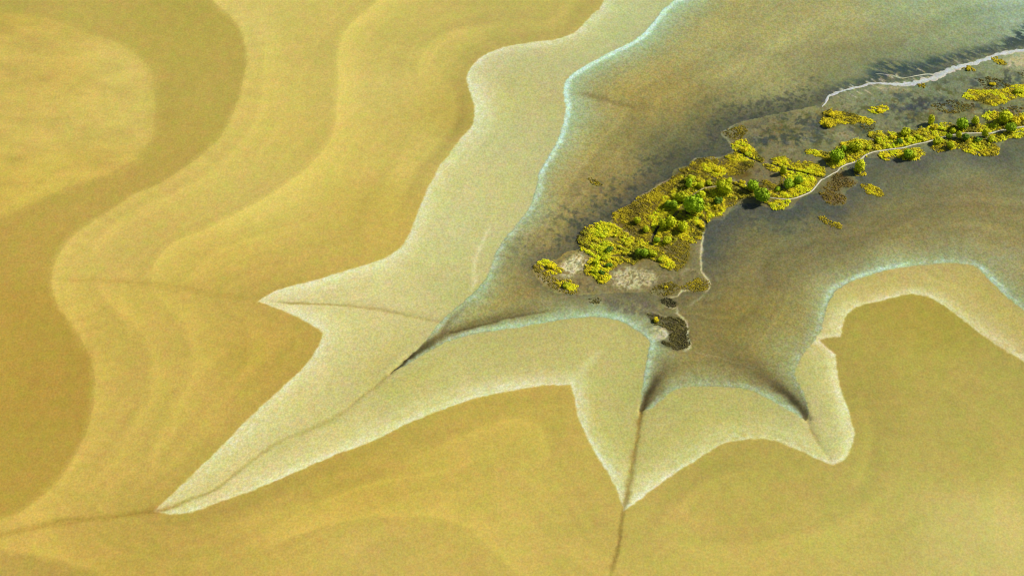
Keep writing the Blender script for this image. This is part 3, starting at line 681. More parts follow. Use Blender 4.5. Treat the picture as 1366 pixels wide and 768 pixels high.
def ico(sub):
    t = (1 + 5 ** 0.5) / 2
    v = [(-1, t, 0), (1, t, 0), (-1, -t, 0), (1, -t, 0), (0, -1, t), (0, 1, t), (0, -1, -t), (0, 1, -t), (t, 0, -1), (t, 0, 1), (-t, 0, -1), (-t, 0, 1)]
    f = [(0,11,5),(0,5,1),(0,1,7),(0,7,10),(0,10,11),(1,5,9),(5,11,4),(11,10,2),(10,7,6),(7,1,8),(3,9,4),(3,4,2),(3,2,6),(3,6,8),(3,8,9),(4,9,5),(2,4,11),(6,2,10),(8,6,7),(9,8,1)]
    v = [np.array(p) / np.linalg.norm(p) for p in v]
    for _ in range(sub):
        cache = {}; nf = []
        def mid(a, b):
            k = (min(a, b), max(a, b))
            if k not in cache:
                p = (v[a] + v[b]); v.append(p / np.linalg.norm(p)); cache[k] = len(v) - 1
            return cache[k]
        for a, b, c in f:
            ab, bc, ca = mid(a, b), mid(b, c), mid(c, a)
            nf += [(a, ab, ca), (b, bc, ab), (c, ca, bc), (ab, bc, ca)]
        f = nf
    return np.array(v), np.array(f)
ICO_V, ICO_F = ico(2)

def build_leafy(name, lumps, n_leaf, size, col, var=0.25, tilt=0.55):
    """crown: leafy lumps (centre, radius xyz) with a darker solid heart added to block light"""
    co = []; fc = []; cl = []; base = 0
    col = np.array(col)
    tot = sum(l[3] * l[4] for l in lumps)
    for (x, y, z, r, h) in lumps:
        c0 = np.array([x, y, z]); rad = np.array([r, r * rng.uniform(0.85, 1.15), h])
        nv = 1 + 0.16 * rng.normal(0, 1, len(ICO_V))
        V = c0 + ICO_V * rad * 0.80 * nv[:, None]  # solid heart added to block light, coloured darker than the leaves
        V[:, 2] = np.maximum(V[:, 2], 0.02)
        co.append(V); fc.append(np.concatenate([ICO_F, ICO_F[:, 2:3]], 1) + base); base += len(V)
        tone = 1 + rng.normal(0, var * 0.6)
        cl.append(np.tile(col * 0.8 * tone, (len(V), 1)) * (1 + rng.normal(0, 0.12, (len(V), 1))))
        k = int(n_leaf * r * h / tot)
        d = rng.normal(0, 1, (k, 3)); d[:, 2] = d[:, 2] * 0.9 + 0.25
        d /= np.linalg.norm(d, axis=1)[:, None]
        rr = rng.uniform(0.78, 1.12, k) + 0.10 * rng.normal(0, 1, k)
        cc = c0 + d * rad * rr[:, None]
        cc[:, 2] = np.maximum(cc[:, 2], 0.03)
        q = leaf_quads(cc, d, size, tilt).reshape(-1, 3)
        co.append(q); fc.append(np.arange(len(q)).reshape(-1, 4) + base); base += len(q)
        lc = col * tone * (1 + rng.normal(0, var, (k, 1))) * (1 + rng.normal(0, 0.06, (k, 3)))
        cl.append(np.repeat(np.clip(lc, 0.004, 0.8), 4, 0))
    co = np.concatenate(co); cl = np.clip(np.concatenate(cl), 0.003, 0.8)
    F = np.concatenate(fc)
    tri = F[:, 2] == F[:, 3]
    # triangles of the heart become thin quads by splitting an edge, so all faces stay four-sided
    T_ = F[tri]
    mids = (co[T_[:, 0]] + co[T_[:, 2]]) / 2
    mi = len(co) + np.arange(len(T_))
    co = np.concatenate([co, mids]); cl = np.concatenate([cl, cl[T_[:, 0]]])
    F[tri, 3] = mi
    return mesh_from(name, co, F, M_LEAF, cl, "leaf", False)

def tube(path, radii, seg=7):
    co = []; fc = []
    for i, (p, r) in enumerate(zip(path, radii)):
        p = np.array(p, float)
        for k in range(seg):
            a = 2 * math.pi * k / seg
            co.append(p + np.array([math.cos(a) * r, math.sin(a) * r, 0]))
    for i in range(len(path) - 1):
        for k in range(seg):
            fc.append((i * seg + k, i * seg + (k + 1) % seg, (i + 1) * seg + (k + 1) % seg, (i + 1) * seg + k))
    return np.array(co), np.array(fc)

def build_trunk(name, h, r, limbs, spread):
    co, fc = tube([(0, 0, -0.08), (0.01, 0, h * 0.4), (0, 0.01, h)], [r * 1.4, r, r * 0.6])
    C_, F_ = [co], [fc]; base = len(co)
    for k in range(limbs):
        a = 2 * math.pi * (k + random.random() * 0.5) / limbs
        z0 = h * random.uniform(0.25, 0.75)
        e = (math.cos(a) * spread, math.sin(a) * spread, z0 + h * random.uniform(0.4, 0.8))
        m_ = (e[0] * 0.45, e[1] * 0.45, z0 + (e[2] - z0) * 0.55)
        c, f = tube([(0, 0, z0), m_, e], [r * 0.6, r * 0.4, r * 0.15], 5)
        C_.append(c); F_.append(f + base); base += len(c)
    return mesh_from(name, np.concatenate(C_), np.concatenate(F_), M_BARK)

# unit crowns, about 1 m across; each kind made once
KINDS = {
 'round': [(0, 0, .52, .46, .42), (.16, -.08, .46, .30, .30), (-.20, .10, .45, .30, .28), (.05, .2, .55, .28, .28)],
 'wide':  [(-.22, 0, .40, .32, .30), (.20, .04, .44, .34, .33), (0, -.14, .36, .30, .26), (.02, .16, .46, .28, .30)],
 'twin':  [(-.26, .02, .36, .28, .30), (.22, -.03, .46, .32, .38), (.02, .08, .32, .26, .26)],
 'tall':  [(0, 0, .72, .38, .55), (.12, .08, .42, .34, .34), (-.14, -.06, .5, .32, .38)],
 'ragged': [(-.30, .1, .26, .22, .22), (.05, -.1, .34, .28, .28), (.30, .08, .27, .22, .24), (-.04, .18, .34, .24, .26), (.12, .0, .42, .18, .22)],
}
PROTO = {}
for k_, l_ in KINDS.items():
    PROTO[k_] = (build_leafy("crown", l_, 850, 0.062, (1, 1, 1), 0.2, 0.27), build_trunk("trunk", 0.42, 0.035, 5, 0.24))
SHRUB = {}
for i_ in range(3):
    l_ = [(rng.normal(0, .2), rng.normal(0, .2), .24 + rng.uniform(0, .12), rng.uniform(.2, .32), rng.uniform(.2, .3)) for _ in range(5)]
    SHRUB[i_] = (build_leafy("foliage", l_, 420, 0.07, (1, 1, 1), 0.22, 0.27), build_trunk("stem", 0.28, 0.025, 4, 0.2))

GREEN = (0.34, 0.50, 0.008); LIME = (0.58, 0.62, 0.006); YEL = (0.78, 0.64, 0.006); DEEP = (0.14, 0.25, 0.015)
cnt = [0]
def plant(px, py, dpx, kind, col, label, group, hk=1.0):
    d = dpx * MPP * 1.2
    shrub = kind not in KINDS
    hh = d * 0.5 * hk
    x, y = at(px, py, hh)
    z = gz(x, y) - 0.03
    cr_me, tr_me = SHRUB[cnt[0] % 3] if shrub else PROTO[kind]
    nm = "shrub" if shrub else "tree"
    root = bpy.data.objects.new(nm, None); root.empty_display_size = 0.2
    COL.objects.link(root)
    root.location = (x, y, z); root.rotation_euler = (0, 0, (cnt[0] * 2.399) % 6.283 if kind not in ('twin',) else random.uniform(-.3, .3))
    root.scale = (d, d * random.uniform(0.85, 1.1), d * hk)
    root["label"] = label; root["category"] = nm; root["group"] = group
    c = link("foliage" if shrub else "crown", cr_me, parent=root)
    v = random.uniform(0.88, 1.12)
    c.color = (col[0] * v, col[1] * v, col[2], 1)
    link("stem" if shrub else "trunk", tr_me, parent=root)
    cnt[0] += 1

G1, G2, G3 = "trees on the main body of the island", "trees along the eastern footpath", "shrubs in the yellow scrub"
TREES = [
 (926, 274, 25, 'round', GREEN, "largest round bright green tree, at the short path's southwest end", G1, .95),
 (966, 249, 19, 'wide', LIME, "wide lime tree at the short footpath's east end", G1, 1),
 (935, 261, 11, 'round', LIME, "small round tree just south of the short footpath's bend", G1, 1),
 (919, 247, 10, 'tall', GREEN, "small upright green tree north of the short footpath", G1, 1),
 (934, 248, 8, 'round', LIME, "tiny lime tree touching the north side of the short footpath", G1, 1),
 (909, 263, 15, 'wide', LIME, "yellow-green tree northwest of the largest round tree", G1, .9),
 (895, 273, 14, 'twin', GREEN, "two-lobed green tree west of the largest round tree", G1, .9),
 (958, 267, 12, 'ragged', DEEP, "dull olive-green tree south of the wide lime tree", G1, .9),
 (921, 238, 14, 'ragged', LIME, "ragged bright yellow-green tree north of the upright green tree", G1, .9),
 (1004, 248, 14, 'round', GREEN, "round green tree at the end of a dark ditch, northwest of a larger one", G1, 1),
 (1016, 260, 19, 'wide', GREEN, "large green tree on the island's south shore casting a long dark shadow", G1, 1.05),
 (1052, 245, 14, 'wide', GREEN, "pale green tree amid yellow scrub north of the path's west start", G1, .9),
 (1065, 241, 11, 'round', GREEN, "small round tree beside a pale green one inside the path's curve", G1, 1),
 (1045, 229, 9, 'tall', LIME, "slender lime tree just south of the long dark ditch", G1, 1),
 (890, 297, 18, 'twin', LIME, "broad lime tree beside the dark creek in mid island", G1, .9),
 (911, 302, 14, 'wide', LIME, "lime tree between the broad creekside tree and the east shore", G1, .95),
 (890, 321, 11, 'wide', LIME, "low lime tree on the bare soil edge south of the broad creekside tree", G1, .8),
 (876, 321, 8, 'round', GREEN, "tiny green tree on the west bank of the dark creek", G1, .9),
 (850, 295, 9, 'round', LIME, "lone small lime tree in brown grass near the north shore", G1, .9),
 (862, 306, 9, 'wide', LIME, "small lime tree southeast of the lone one in brown grass", G1, .9),
 (813, 333, 10, 'wide', DEEP, "dark green tree in the western yellow scrub below a white bare patch", G1, .8),
 (856, 337, 14, 'twin', GREEN, "dark-sided green tree on the southern scrub edge", G1, .8),
 (870, 338, 12, 'wide', LIME, "bright lime tree leading the diagonal hedge toward the bare soil", G1, .7),
 (892, 272, 9, 'round', LIME, "small yellow-green tree on the upper edge of the two-lobed tree", G1, .9),
 (1147, 223, 16, 'tall', LIME, "lone lime tree on the wet mud south of the footpath", G2, .8),
 (1116, 208, 17, 'round', GREEN, "round green tree in yellow scrub just north of the lone mudside tree", G2, 1),
 (1142, 195, 15, 'wide', LIME, "wide lime tree in the scrub north of the footpath's steep bend", G2, .9),
 (1126, 198, 8, 'wide', GREEN, "small dark tree tucked against the wide lime tree's west side", G2, .9),
 (1172, 186, 11, 'ragged', LIME, "ragged lime tree north of the footpath before a dark gap", G2, .8),
 (1208, 176, 12, 'wide', LIME, "bright tree with two rounded tops at the northern scrub edge", G2, .9),
 (1200, 189, 8, 'round', DEEP, "small dark tree close to the footpath's north side", G2, .8),
 (1211, 206, 12, 'round', GREEN, "dark green tree south of the footpath beside a yellow ring of scrub", G2, 1),
 (1218, 206, 11, 'wide', LIME, "lime tree adjoining a dark green one south of the footpath", G2, .9),
 (1242, 162, 10, 'tall', LIME, "tall slim tree standing out above the northern scrub edge", G2, 1.05),
 (1284, 166, 15, 'round', GREEN, "round tree with a broad dark shadow north of the straight path stretch", G2, 1),
 (1301, 163, 10, 'tall', LIME, "small pointed tree between two larger round trees in the northern scrub", G2, .9),
 (1341, 157, 17, 'round', LIME, "biggest lime tree near the eastern end of the strip", G2, 1),
 (1355, 162, 12, 'wide', YEL, "yellow tree right against the biggest lime tree's east side", G2, .9),
 (1348, 171, 14, 'round', GREEN, "dark green tree overhanging the footpath's eastern end", G2, 1),
 (1314, 180, 9, 'tall', LIME, "upright lime tree beside the footpath at its straight stretch's end", G2, 1),
 (1279, 182, 8, 'tall', LIME, "slim tree at the start of the straight path stretch", G2, 1),
 (1271, 175, 8, 'round', LIME, "small round lime tree north of the path's little bend", G2, 1),
 (1251, 188, 11, 'wide', LIME, "lime tree covering the south edge of the footpath where it dips", G2, .9),
 (1268, 194, 10, 'round', LIME, "round lime tree on the small southern scrub spur", G2, .9),
 (1288, 184, 10, 'round', DEEP, "dark tree just south of the straight path stretch", G2, .9),
 (1323, 186, 10, 'wide', LIME, "low tree on the shore south of the path's eastern end", G2, .8),
 (1305, 186, 10, 'ragged', DEEP, "ragged dark tree between the straight path and the tawny point", G2, .8),
 (1266, 182, 8, 'wide', GREEN, "small green tree at the little bend in the footpath", G2, .9),
 # shrubs
 (945, 243, 9, 's', LIME, "lime shrub north of the wide tree at the short path's end", G3, .8),
 (956, 226, 9, 's', YEL, "yellow shrub on the brown northern turf of the island", G3, .8),
 (974, 240, 9, 's', LIME, "lime shrub northeast of the wide tree, beside grey ground", G3, .8),
 (989, 243, 8, 's', YEL, "yellow shrub on the north bank of the short dark ditch", G3, .7),
 (1037, 252, 8, 's', GREEN, "dark green shrub west of the pale green tree inside the path's curve", G3, .8),
 (936, 300, 9, 's', YEL, "yellow shrub by the creek mouth on the east shore", G3, .7),
 (955, 276, 9, 's', YEL, "bright yellow shrub near the south shore below the olive tree", G3, .8),
 (795, 350, 9, 's', LIME, "upright lime shrub at the top of the southwestern scrub lobe", G3, 1),
 (792, 361, 9, 's', LIME, "lime shrub on the western edge of the southwestern scrub lobe", G3, .8),
 (802, 371, 8, 's', YEL, "yellow shrub at the foot of the southwestern scrub lobe", G3, .8),
 (813, 354, 9, 's', DEEP, "dark green shrub on the eastern side of the southwestern scrub lobe", G3, .8),
 (805, 344, 8, 's', LIME, "bright lime shrub joining the southwestern lobe to the main scrub", G3, .8),
 (804, 364, 8, 's', DEEP, "dark shrub in the middle of the southwestern scrub lobe", G3, .8),
 (882, 346, 8, 's', LIME, "lime shrub midway down the diagonal hedge", G3, .7),
 (891, 354, 7, 's', LIME, "last lime shrub at the hedge's tip above bare soil", G3, .7),
 (889, 383, 5, 's', YEL, "single tiny yellow shrub on the bare southern soil", G3, .8),
 (876, 425, 8, 's', YEL, "yellow shrub on the dark southern islet", G3, .8),
 (735, 356, 10, 's', YEL, "yellow shrub on the island's western tip", G3, .6),
 (756, 379, 10, 's', LIME, "lime shrub on the southwestern shore patch", G3, .6),
 (992, 198, 12, 's', YEL, "yellow shrub by the notch in the northern shore", G3, .8),
 (999, 205, 9, 's', LIME, "lime shrub on the ditch edge by the northern notch", G3, .7),
 (1103, 165, 11, 's', YEL, "rounded yellow shrub at the detached northern patch's west end", G3, .8),
 (1108, 152, 9, 's', YEL, "yellow shrub on top of the detached northern patch", G3, .7),
 (1174, 147, 9, 's', YEL, "yellow shrub alone in the grey wetland", G3, .6),
 (1190, 183, 9, 's', YEL, "yellow shrub along the diagonal line north of the footpath", G3, .7),
 (1158, 197, 9, 's', LIME, "lime shrub between the wide lime tree and the footpath", G3, .7),
 (1226, 182, 10, 's', LIME, "lime shrub with a small shadow in the strip's yellow scrub", G3, .7),
 (1246, 170, 10, 's', YEL, "yellow shrub at the foot of the tall slim tree", G3, .8),
 (1363, 158, 9, 's', YEL, "yellow shrub at the far eastern end of the strip", G3, .8),
 (1323, 112, 9, 's', YEL, "bright yellow shrub on brown turf south of the white spit", G3, .6),
 (1292, 93, 7, 's', YEL, "small yellow shrub touching the white spit", G3, .6),
 (1360, 122, 12, 's', LIME, "lime shrub at the eastern end of the northern yellow meadow", G3, .6),
 (1181, 208, 9, 's', YEL, "yellow scrub ring on the mud south of the footpath", G3, .5),
]
for t in TREES: plant(*t)

# ------------------------------------------------------------------ ground cover: scrub and grass carpets
def in_poly_pts(P, x, y):
    m = np.zeros(len(x), bool); n = len(P)
    for k in range(n):
        x1, y1 = P[k]; x2, y2 = P[(k + 1) % n]
        if y1 == y2: continue
        c = (y > min(y1, y2)) & (y <= max(y1, y2))
        m ^= c & (x < x1 + (y - y1) * (x2 - x1) / (y2 - y1))
    return m

OPEN = np.vstack([curve([(924, 266), (928, 259), (934, 255), (941, 252), (950, 250.5), (961, 249)], step=0.5), curve([p for p in PATH], step=0.5)] + [curve(p, step=0.5) for p, _ in DITCH])
BARE = [(815, 320, 2.2), (838, 318, 1.0), (793, 325, 0.8), (862, 312, 0.9), (905, 247, 0.8), (885, 305, 0.9)]
def cleared(x, y):
    m = np.zeros(len(x), bool)
    for i in range(0, len(x), 4000):
        sl = slice(i, i + 4000)
        m[sl] = ((x[sl, None] - OPEN[None, :, 0]) ** 2 + (y[sl, None] - OPEN[None, :, 1]) ** 2).min(1) < 0.75 ** 2
    for px, py, r in BARE:
        bx, by = at(px, py)
        m |= (x - bx) ** 2 + ((y - by) * 1.2) ** 2 < (r * (1 + 0.4 * fbm(x, y, 221, 2))) ** 2
    return m

def carpet(name, polys, palette, dens, rad, hgt, leaves, label, leaf=0.17, thr=-0.25):
    thr -= 0.16
    if name == "yellow_scrub":
        dens *= 5.0; thr -= 0.12; rad *= 0.74; hgt *= 0.66; leaves = 17; leaf = 0.15
    else:
        dens *= 2.8; rad *= 0.92
    co = []; cl = []
    pal_ = np.array(palette, float)
    for pts in polys:
        P = closed(pts, 1.0)
        lo, hi = P.min(0) - 1, P.max(0) + 1
        n = int((hi[0] - lo[0]) * (hi[1] - lo[1]) * dens)
        x = rng.uniform(lo[0], hi[0], n); y = rng.uniform(lo[1], hi[1], n)
        xw = x + 0.9 * fbm(x / 2, y / 2, 201, 2); yw = y + 0.9 * fbm(x / 2, y / 2, 203, 2)
        u = x * math.cos(ang) + y * math.sin(ang); v = -x * math.sin(ang) + y * math.cos(ang)
        g = fbm(u / 3.2, v / 1.0, 205, 3) + 0.5 * fbm(x / 1.3, y / 1.3, 209, 2)
        k = in_poly_pts(P, xw, yw)
        if name == "yellow_scrub":                       # the mat spreads a little past its surveyed edge
            for ox, oy in ((1.0, 0), (-1.0, 0), (0, 1.2), (0, -1.2)):
                k |= in_poly_pts(P, xw + ox, yw + oy)
        k &= g > thr
        x, y, g = x[k], y[k], g[k]
        k = ~cleared(x, y)
        x, y, g = x[k], y[k], g[k]
        if not len(x): continue
        big = np.clip(0.72 + 1.25 * g, 0.22, 1.9)
        tone = np.clip(fbm(x / 7, y / 7, 211, 3) * 1.2 + 0.47 + 0.42 * g + rng.normal(0, 0.16, len(x)), 0, 0.999)
        f = tone * (len(pal_) - 1); fi = f.astype(int); ff = (f - fi)[:, None]
        c = pal_[fi] * (1 - ff) + pal_[np.minimum(fi + 1, len(pal_) - 1)] * ff
        for i in range(len(x)):
            tall = hgt > 0.38 and rng.random() < 0.045
            r = rad * big[i] * rng.uniform(0.75, 1.25) * (1.7 if tall else 1); h = hgt * big[i] * rng.uniform(0.7, 1.3) * (2.6 if tall else 1)
            d = rng.normal(0, 1, (leaves, 3)); d[:, 2] = np.abs(d[:, 2]) + 0.45
            d /= np.linalg.norm(d, axis=1)[:, None]
            cc = d * np.array([r, r, h]) * rng.uniform(0.7, 1.1, (leaves, 1)) + np.array([x[i], y[i], gz(x[i], y[i])])
            q = leaf_quads(cc, d + np.array([0.25, 0.08, 0.3]), leaf, 0.26).reshape(-1, 3)
            co.append(q)
            lc = (c[i] * np.array([0.8, 1.05, 0.8]) if tall else c[i]) * (1 + rng.normal(0, 0.2, (leaves, 1)))
            cl.append(np.repeat(np.clip(lc, 0.004, 0.8), 4, 0))
    co = np.concatenate(co); cl = np.concatenate(cl)
    return link(name, mesh_from(name, co, np.arange(len(co)).reshape(-1, 4), M_LEAF, cl, "leaf", False), label, "stuff", "ground cover")

YP = [(0.18, 0.155, 0.010), (0.42, 0.34, 0.008), (0.64, 0.51, 0.008), (0.76, 0.61, 0.007), (0.79, 0.70, 0.007), (0.66, 0.69, 0.007)]
OP = [(0.15, 0.118, 0.008), (0.25, 0.195, 0.008), (0.36, 0.28, 0.007), (0.50, 0.40, 0.007)]
BP = [(0.055, 0.05, 0.014), (0.09, 0.078, 0.016), (0.13, 0.11, 0.02)]
carpet("yellow_scrub", [
 [(774, 314), (782, 308), (792, 301), (805, 299), (818, 302), (828, 310), (842, 318), (856, 322), (866, 330), (868, 338), (858, 342), (848, 346), (838, 346), (824, 344), (812, 342), (800, 343), (790, 340), (780, 335), (775, 325)],
 [(788, 348), (797, 347), (806, 345), (818, 346), (840, 345), (850, 347), (846, 352), (832, 350), (822, 352), (818, 358), (808, 362), (812, 370), (806, 377), (799, 376), (793, 368), (784, 366), (783, 358)],
 [(848, 340), (860, 334), (872, 332), (884, 341), (895, 352), (898, 358), (893, 360), (885, 354), (876, 348), (866, 344)]],
 YP, 1.7, 0.62, 0.65, 26, "dense yellow scrub carpeting the island's western half")
carpet("yellow_scrub", [
 [(870, 325), (876, 312), (872, 300), (880, 290), (895, 288), (905, 292), (915, 290), (922, 297), (936, 298), (938, 306), (932, 318), (925, 325), (912, 320), (900, 318), (896, 326), (882, 328)],
 [(868, 290), (880, 282), (884, 270), (892, 262), (905, 256), (918, 258), (924, 266), (918, 276), (908, 283), (900, 290), (890, 292), (880, 296)],
 [(900, 242), (912, 238), (920, 230), (932, 234), (948, 243), (962, 240), (976, 246), (990, 250), (1003, 256), (998, 262), (985, 266), (972, 266), (960, 270), (945, 268), (938, 264), (930, 258), (918, 254), (905, 252)],
 [(938, 219), (950, 222), (962, 226), (966, 232), (955, 236), (945, 230)],
 [(942, 282), (950, 272), (962, 270), (964, 282), (955, 288), (945, 287)],
 [(918, 287), (935, 285), (946, 292), (940, 298), (928, 300)]],
 YP, 1.6, 0.62, 0.65, 26, "yellow scrub around the round trees in the island's middle")
carpet("yellow_scrub", [
 [(1005, 254), (1018, 256), (1030, 258), (1045, 256), (1058, 250), (1066, 243), (1074, 240), (1088, 245), (1080, 256), (1066, 262), (1050, 264), (1030, 264), (1015, 260)],
 [(1020, 266), (1040, 267.5), (1053, 271), (1047, 275), (1036, 279), (1024, 273)],
 [(1040, 223), (1052, 228), (1066, 232), (1080, 238), (1088, 243), (1080, 250), (1070, 248), (1055, 241), (1046, 235)],
 [(1030, 214), (1048, 212), (1058, 220), (1072, 219), (1085, 221), (1096, 227), (1099, 233), (1092, 236), (1078, 231), (1062, 227), (1045, 221)],
 [(970, 211), (978, 207), (990, 208), (1000, 214), (1006, 218), (1000, 220), (985, 215), (972, 213)],
 [(977, 195), (985, 190), (993, 190), (1002, 198), (1008, 208), (1018, 213), (1012, 216), (1002, 210), (995, 205), (982, 202)],
 [(1020, 220), (1030, 221), (1042, 226), (1035, 229), (1025, 225)]],
 YP, 1.7, 0.6, 0.6, 26, "yellow scrub lining the dark ditches west of the footpath")
carpet("yellow_scrub", [
 [(1075, 204), (1086, 207), (1100, 212), (1108, 222), (1118, 226), (1130, 218), (1145, 212), (1160, 203), (1178, 200), (1200, 196), (1210, 192), (1203, 182), (1190, 180), (1178, 178), (1165, 178), (1160, 183), (1172, 188), (1165, 192), (1150, 190), (1140, 190), (1125, 194), (1118, 198), (1115, 204), (1105, 207), (1092, 205), (1085, 203)],
 [(1206, 184), (1215, 178), (1230, 176), (1245, 170), (1262, 168), (1275, 172), (1290, 172), (1310, 170), (1325, 168), (1330, 163), (1345, 158), (1366, 155), (1400, 150), (1400, 166), (1366, 168), (1350, 171), (1335, 172), (1318, 176), (1300, 176), (1280, 177), (1262, 180), (1248, 185), (1230, 189.5), (1206, 194)],
 [(1312, 155), (1322, 152), (1335, 153), (1345, 157), (1340, 162), (1325, 160), (1315, 159)]],
 YP, 1.6, 0.62, 0.6, 26, "yellow scrub on the north side of the long footpath")
carpet("yellow_scrub", [
 [(1244, 198), (1250, 191), (1265, 190), (1275, 189), (1278, 193), (1272, 198), (1258, 201), (1248, 202)],
 [(1278, 191), (1292, 186), (1305, 188), (1320, 193), (1330, 199), (1328, 206), (1312, 207), (1295, 203), (1282, 198)],
 [(1174, 207), (1182, 204), (1190, 205), (1192, 210), (1184, 213), (1176, 211)],
 [(1190, 206), (1206, 203), (1218, 201), (1230, 202), (1232, 206), (1222, 212), (1208, 212), (1195, 208)],
 [(1318, 184), (1335, 180), (1350, 178), (1366, 174), (1400, 171), (1400, 180), (1366, 182), (1345, 184), (1330, 189)],
 [(1142, 227), (1152, 229), (1150, 233), (1142, 233)]],
 YP, 1.6, 0.6, 0.55, 26, "yellow scrub spurs on the south side of the long footpath")
carpet("yellow_scrub", [
 [(1101, 152), (1108, 148), (1115, 152), (1130, 154), (1145, 157), (1158, 162), (1166, 164), (1158, 166), (1145, 163), (1130, 165), (1118, 165), (1110, 170), (1098, 168), (1094, 165), (1102, 160)]],
 YP, 1.7, 0.6, 0.55, 26, "detached yellow scrub patch in the grey wetland north of the strip")
carpet("yellow_scrub", [
 [(1285, 131), (1292, 124), (1300, 122), (1320, 124), (1340, 122), (1350, 118), (1366, 116), (1400, 112), (1400, 126), (1366, 128), (1352, 131), (1342, 136), (1325, 141), (1312, 137), (1298, 133)]],
 YP, 1.6, 0.55, 0.4, 24, "yellow meadow scrub below the white spit at the eastern edge")
carpet("yellow_scrub", [[(1160, 147), (1172, 145), (1182, 144), (1184, 147), (1174, 151), (1163, 150)]], YP, 1.8, 0.5, 0.4, 24, "small lone tuft of yellow scrub in the wetland")
carpet("yellow_scrub", [[(718, 353), (725, 349), (735, 353), (745, 359), (749, 364), (744, 366), (735, 363), (727, 361)], [(745, 375), (752, 375), (765, 379), (769, 383), (763, 387), (752, 383), (746, 379)]], YP, 1.8, 0.55, 0.5, 24, "two yellow scrub tufts at the island's bare western tip")
carpet("yellow_scrub", [[(1156, 249), (1162, 248), (1170, 253), (1177, 257), (1174, 261), (1164, 258), (1158, 254)]], YP, 1.7, 0.5, 0.35, 24, "yellow scrub on a tiny islet south of the footpath")
LP = [(0.22, 0.19, 0.014), (0.36, 0.33, 0.012), (0.52, 0.50, 0.010), (0.60, 0.60, 0.010)]
carpet("lime_scrub", [
 [(872, 300), (884, 284), (894, 264), (908, 244), (924, 240), (946, 246), (966, 242), (990, 252), (1006, 256), (1000, 266), (975, 267), (955, 270), (938, 290), (920, 300), (900, 306), (880, 312)],
 [(776, 318), (792, 303), (815, 302), (838, 316), (866, 331), (872, 338), (850, 346), (820, 345), (795, 342), (780, 332)]],
 LP, 0.55, 0.62, 0.7, 28, "lime green undergrowth mixed through the island's main scrub", thr=-0.1)
carpet("lime_scrub", [
 [(1080, 205), (1110, 212), (1145, 208), (1175, 200), (1205, 195), (1235, 188), (1270, 179), (1310, 176), (1345, 171), (1380, 166), (1380, 158), (1340, 160), (1300, 170), (1262, 170), (1225, 178), (1200, 182), (1172, 186), (1130, 194), (1115, 204)],
 [(1240, 198), (1262, 190), (1300, 186), (1330, 184), (1366, 176), (1366, 181), (1335, 190), (1325, 200), (1290, 200), (1260, 199)]],
 LP, 0.55, 0.62, 0.7, 28, "lime green undergrowth mixed through the scrub along the footpath", thr=-0.1)
# olive and brown turf
carpet("olive_turf", [
 [(818, 286), (828, 279), (843, 273), (850, 265), (868, 257), (880, 248), (893, 242), (899, 231), (918, 223), (926, 215), (940, 211), (958, 213), (955, 225), (945, 240), (930, 250), (905, 262), (890, 285), (875, 300), (870, 325), (850, 318), (835, 308), (820, 298)]],
 OP, 1.9, 0.5, 0.3, 16, "olive brown turf along the island's north shore", thr=-0.5)
carpet("olive_turf", [
 [(896, 324), (912, 322), (922, 335), (915, 352), (905, 362), (898, 357), (890, 345), (880, 332)],
 [(930, 371), (940, 373), (946, 378), (944, 386), (930, 389), (915, 388), (908, 384), (920, 378)],
 [(866, 391), (878, 382), (895, 378), (910, 385), (895, 393), (880, 396)]],
 OP[:3], 1.5, 0.42, 0.22, 14, "thin olive turf on the island's bare southeastern soil", thr=-0.3)
carpet("olive_turf", [
 [(960, 216), (975, 214), (990, 218), (1005, 221), (1000, 226), (985, 236), (972, 236), (962, 228)],
 [(1005, 246), (1020, 242), (1035, 246), (1046, 236), (1042, 252), (1030, 257), (1012, 253)],
 [(935, 262), (945, 266), (960, 270), (975, 268), (990, 267), (985, 272), (970, 278), (962, 288), (945, 290), (935, 284), (938, 272)]],
 OP, 1.7, 0.45, 0.28, 15, "olive turf between scrub clumps in the island's middle", thr=-0.35)
carpet("olive_turf", [[(1098, 255), (1104, 247), (1118, 232), (1130, 239), (1142, 245), (1134, 251), (1121, 252), (1116, 258), (1102, 262)], [(1093, 257), (1104, 261), (1114, 259), (1126, 262), (1128, 272), (1112, 274), (1100, 269)]], [(0.10, 0.075, 0.015), (0.18, 0.12, 0.014), (0.26, 0.19, 0.012)], 1.6, 0.42, 0.22, 14, "rusty brown turf islet beside the footpath's bend", thr=-0.3)
carpet("olive_turf", [[(1149, 246), (1156, 245), (1168, 251), (1178, 255), (1178, 262), (1166, 262), (1155, 257)]], OP, 1.7, 0.4, 0.2, 14, "olive rim of the tiny islet south of the footpath", thr=-0.4)
carpet("olive_turf", [[(1091, 290), (1098, 288), (1110, 296), (1123, 301), (1122, 306), (1110, 304), (1098, 298)]], OP[1:], 1.8, 0.42, 0.3, 15, "lone olive turf islet on the open mud southeast", thr=-0.4)
carpet("olive_turf", [[(1322, 77), (1330, 77), (1340, 84), (1343, 88), (1335, 89), (1326, 83)], [(1283, 93), (1292, 88), (1300, 95), (1292, 98)], [(1222, 114), (1232, 113), (1235, 118), (1228, 118)]], OP[1:], 1.8, 0.42, 0.25, 15, "olive turf tufts hugging the south side of the white spit", thr=-0.4)
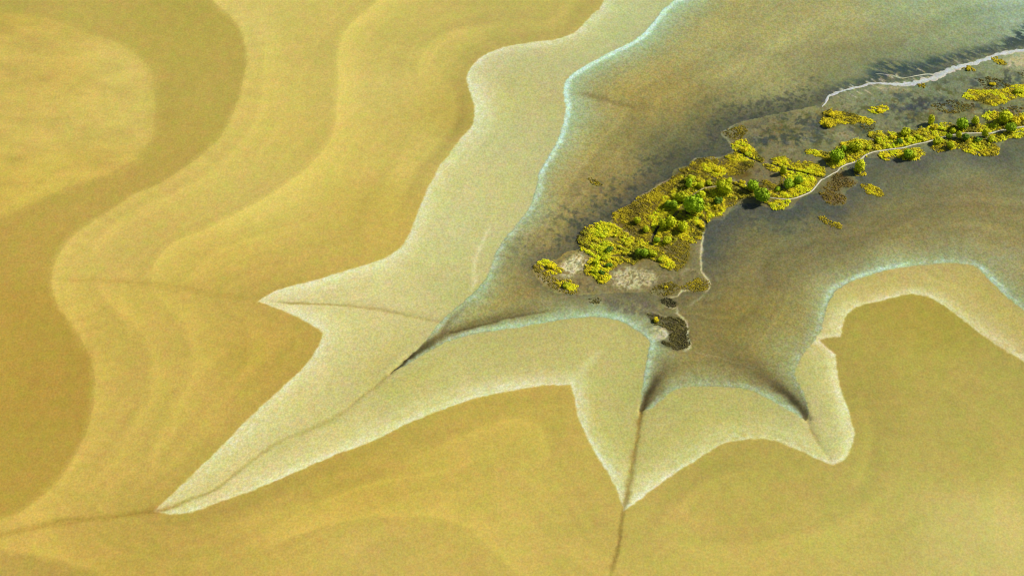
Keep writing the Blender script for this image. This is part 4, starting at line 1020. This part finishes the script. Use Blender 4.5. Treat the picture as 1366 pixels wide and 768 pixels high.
carpet("olive_turf", [[(1304, 108), (1318, 104), (1334, 108), (1350, 116), (1330, 121), (1312, 119)], [(1330, 146), (1345, 142), (1366, 145), (1366, 152), (1345, 153)], [(1240, 142), (1262, 136), (1285, 138), (1300, 142), (1290, 150), (1262, 152)], [(1352, 93), (1366, 94), (1395, 96), (1395, 108), (1366, 106)], [(1145, 166), (1162, 166), (1168, 176), (1158, 180)]], [(0.08, 0.07, 0.014), (0.14, 0.11, 0.014), (0.22, 0.17, 0.014)], 1.0, 0.42, 0.2, 13, "patchy olive brown turf in the wetland south of the spit", thr=-0.1)
carpet("olive_turf", [[(962, 179), (970, 175), (988, 169), (998, 172), (994, 181), (985, 188), (975, 185)]], OP[:3], 1.5, 0.42, 0.22, 14, "olive turf corner at the northern shore's pointed notch", thr=-0.25)
carpet("olive_turf", [[(711, 357), (722, 350), (726, 362), (735, 368), (745, 374), (750, 384), (768, 388), (775, 391), (757, 392), (740, 389), (727, 380), (718, 368)]], OP[:3], 1.4, 0.4, 0.22, 14, "olive turf fringe round the island's western tip", thr=-0.2)
carpet("dark_turf", [[(863, 420), (872, 420), (885, 424), (900, 424), (912, 428), (916, 436), (917, 446), (919, 455), (921, 462), (914, 466), (905, 467), (895, 464), (893, 452), (896, 444), (890, 438), (880, 435), (870, 430)], [(880, 456), (888, 455), (896, 462), (890, 463)]], BP, 1.7, 0.45, 0.22, 15, "dark brown turf islet off the island's southern end", thr=-0.5)
carpet("dark_turf", [[(882, 401), (892, 398), (900, 400), (903, 409), (895, 411), (886, 408)]], BP, 1.9, 0.45, 0.22, 15, "small round dark turf islet just south of the island", thr=-0.5)
carpet("dark_turf", [[(785, 399), (793, 395), (801, 399), (799, 405), (790, 406)]], BP, 1.5, 0.42, 0.2, 14, "ragged dark turf tuft off the southwestern shore", thr=-0.3)
carpet("dark_turf", [[(783, 238), (790, 239), (802, 245), (800, 249), (790, 246)]], OP[:3], 1.9, 0.42, 0.25, 15, "lone dark turf fleck on the mud northwest of the island", thr=-0.5)
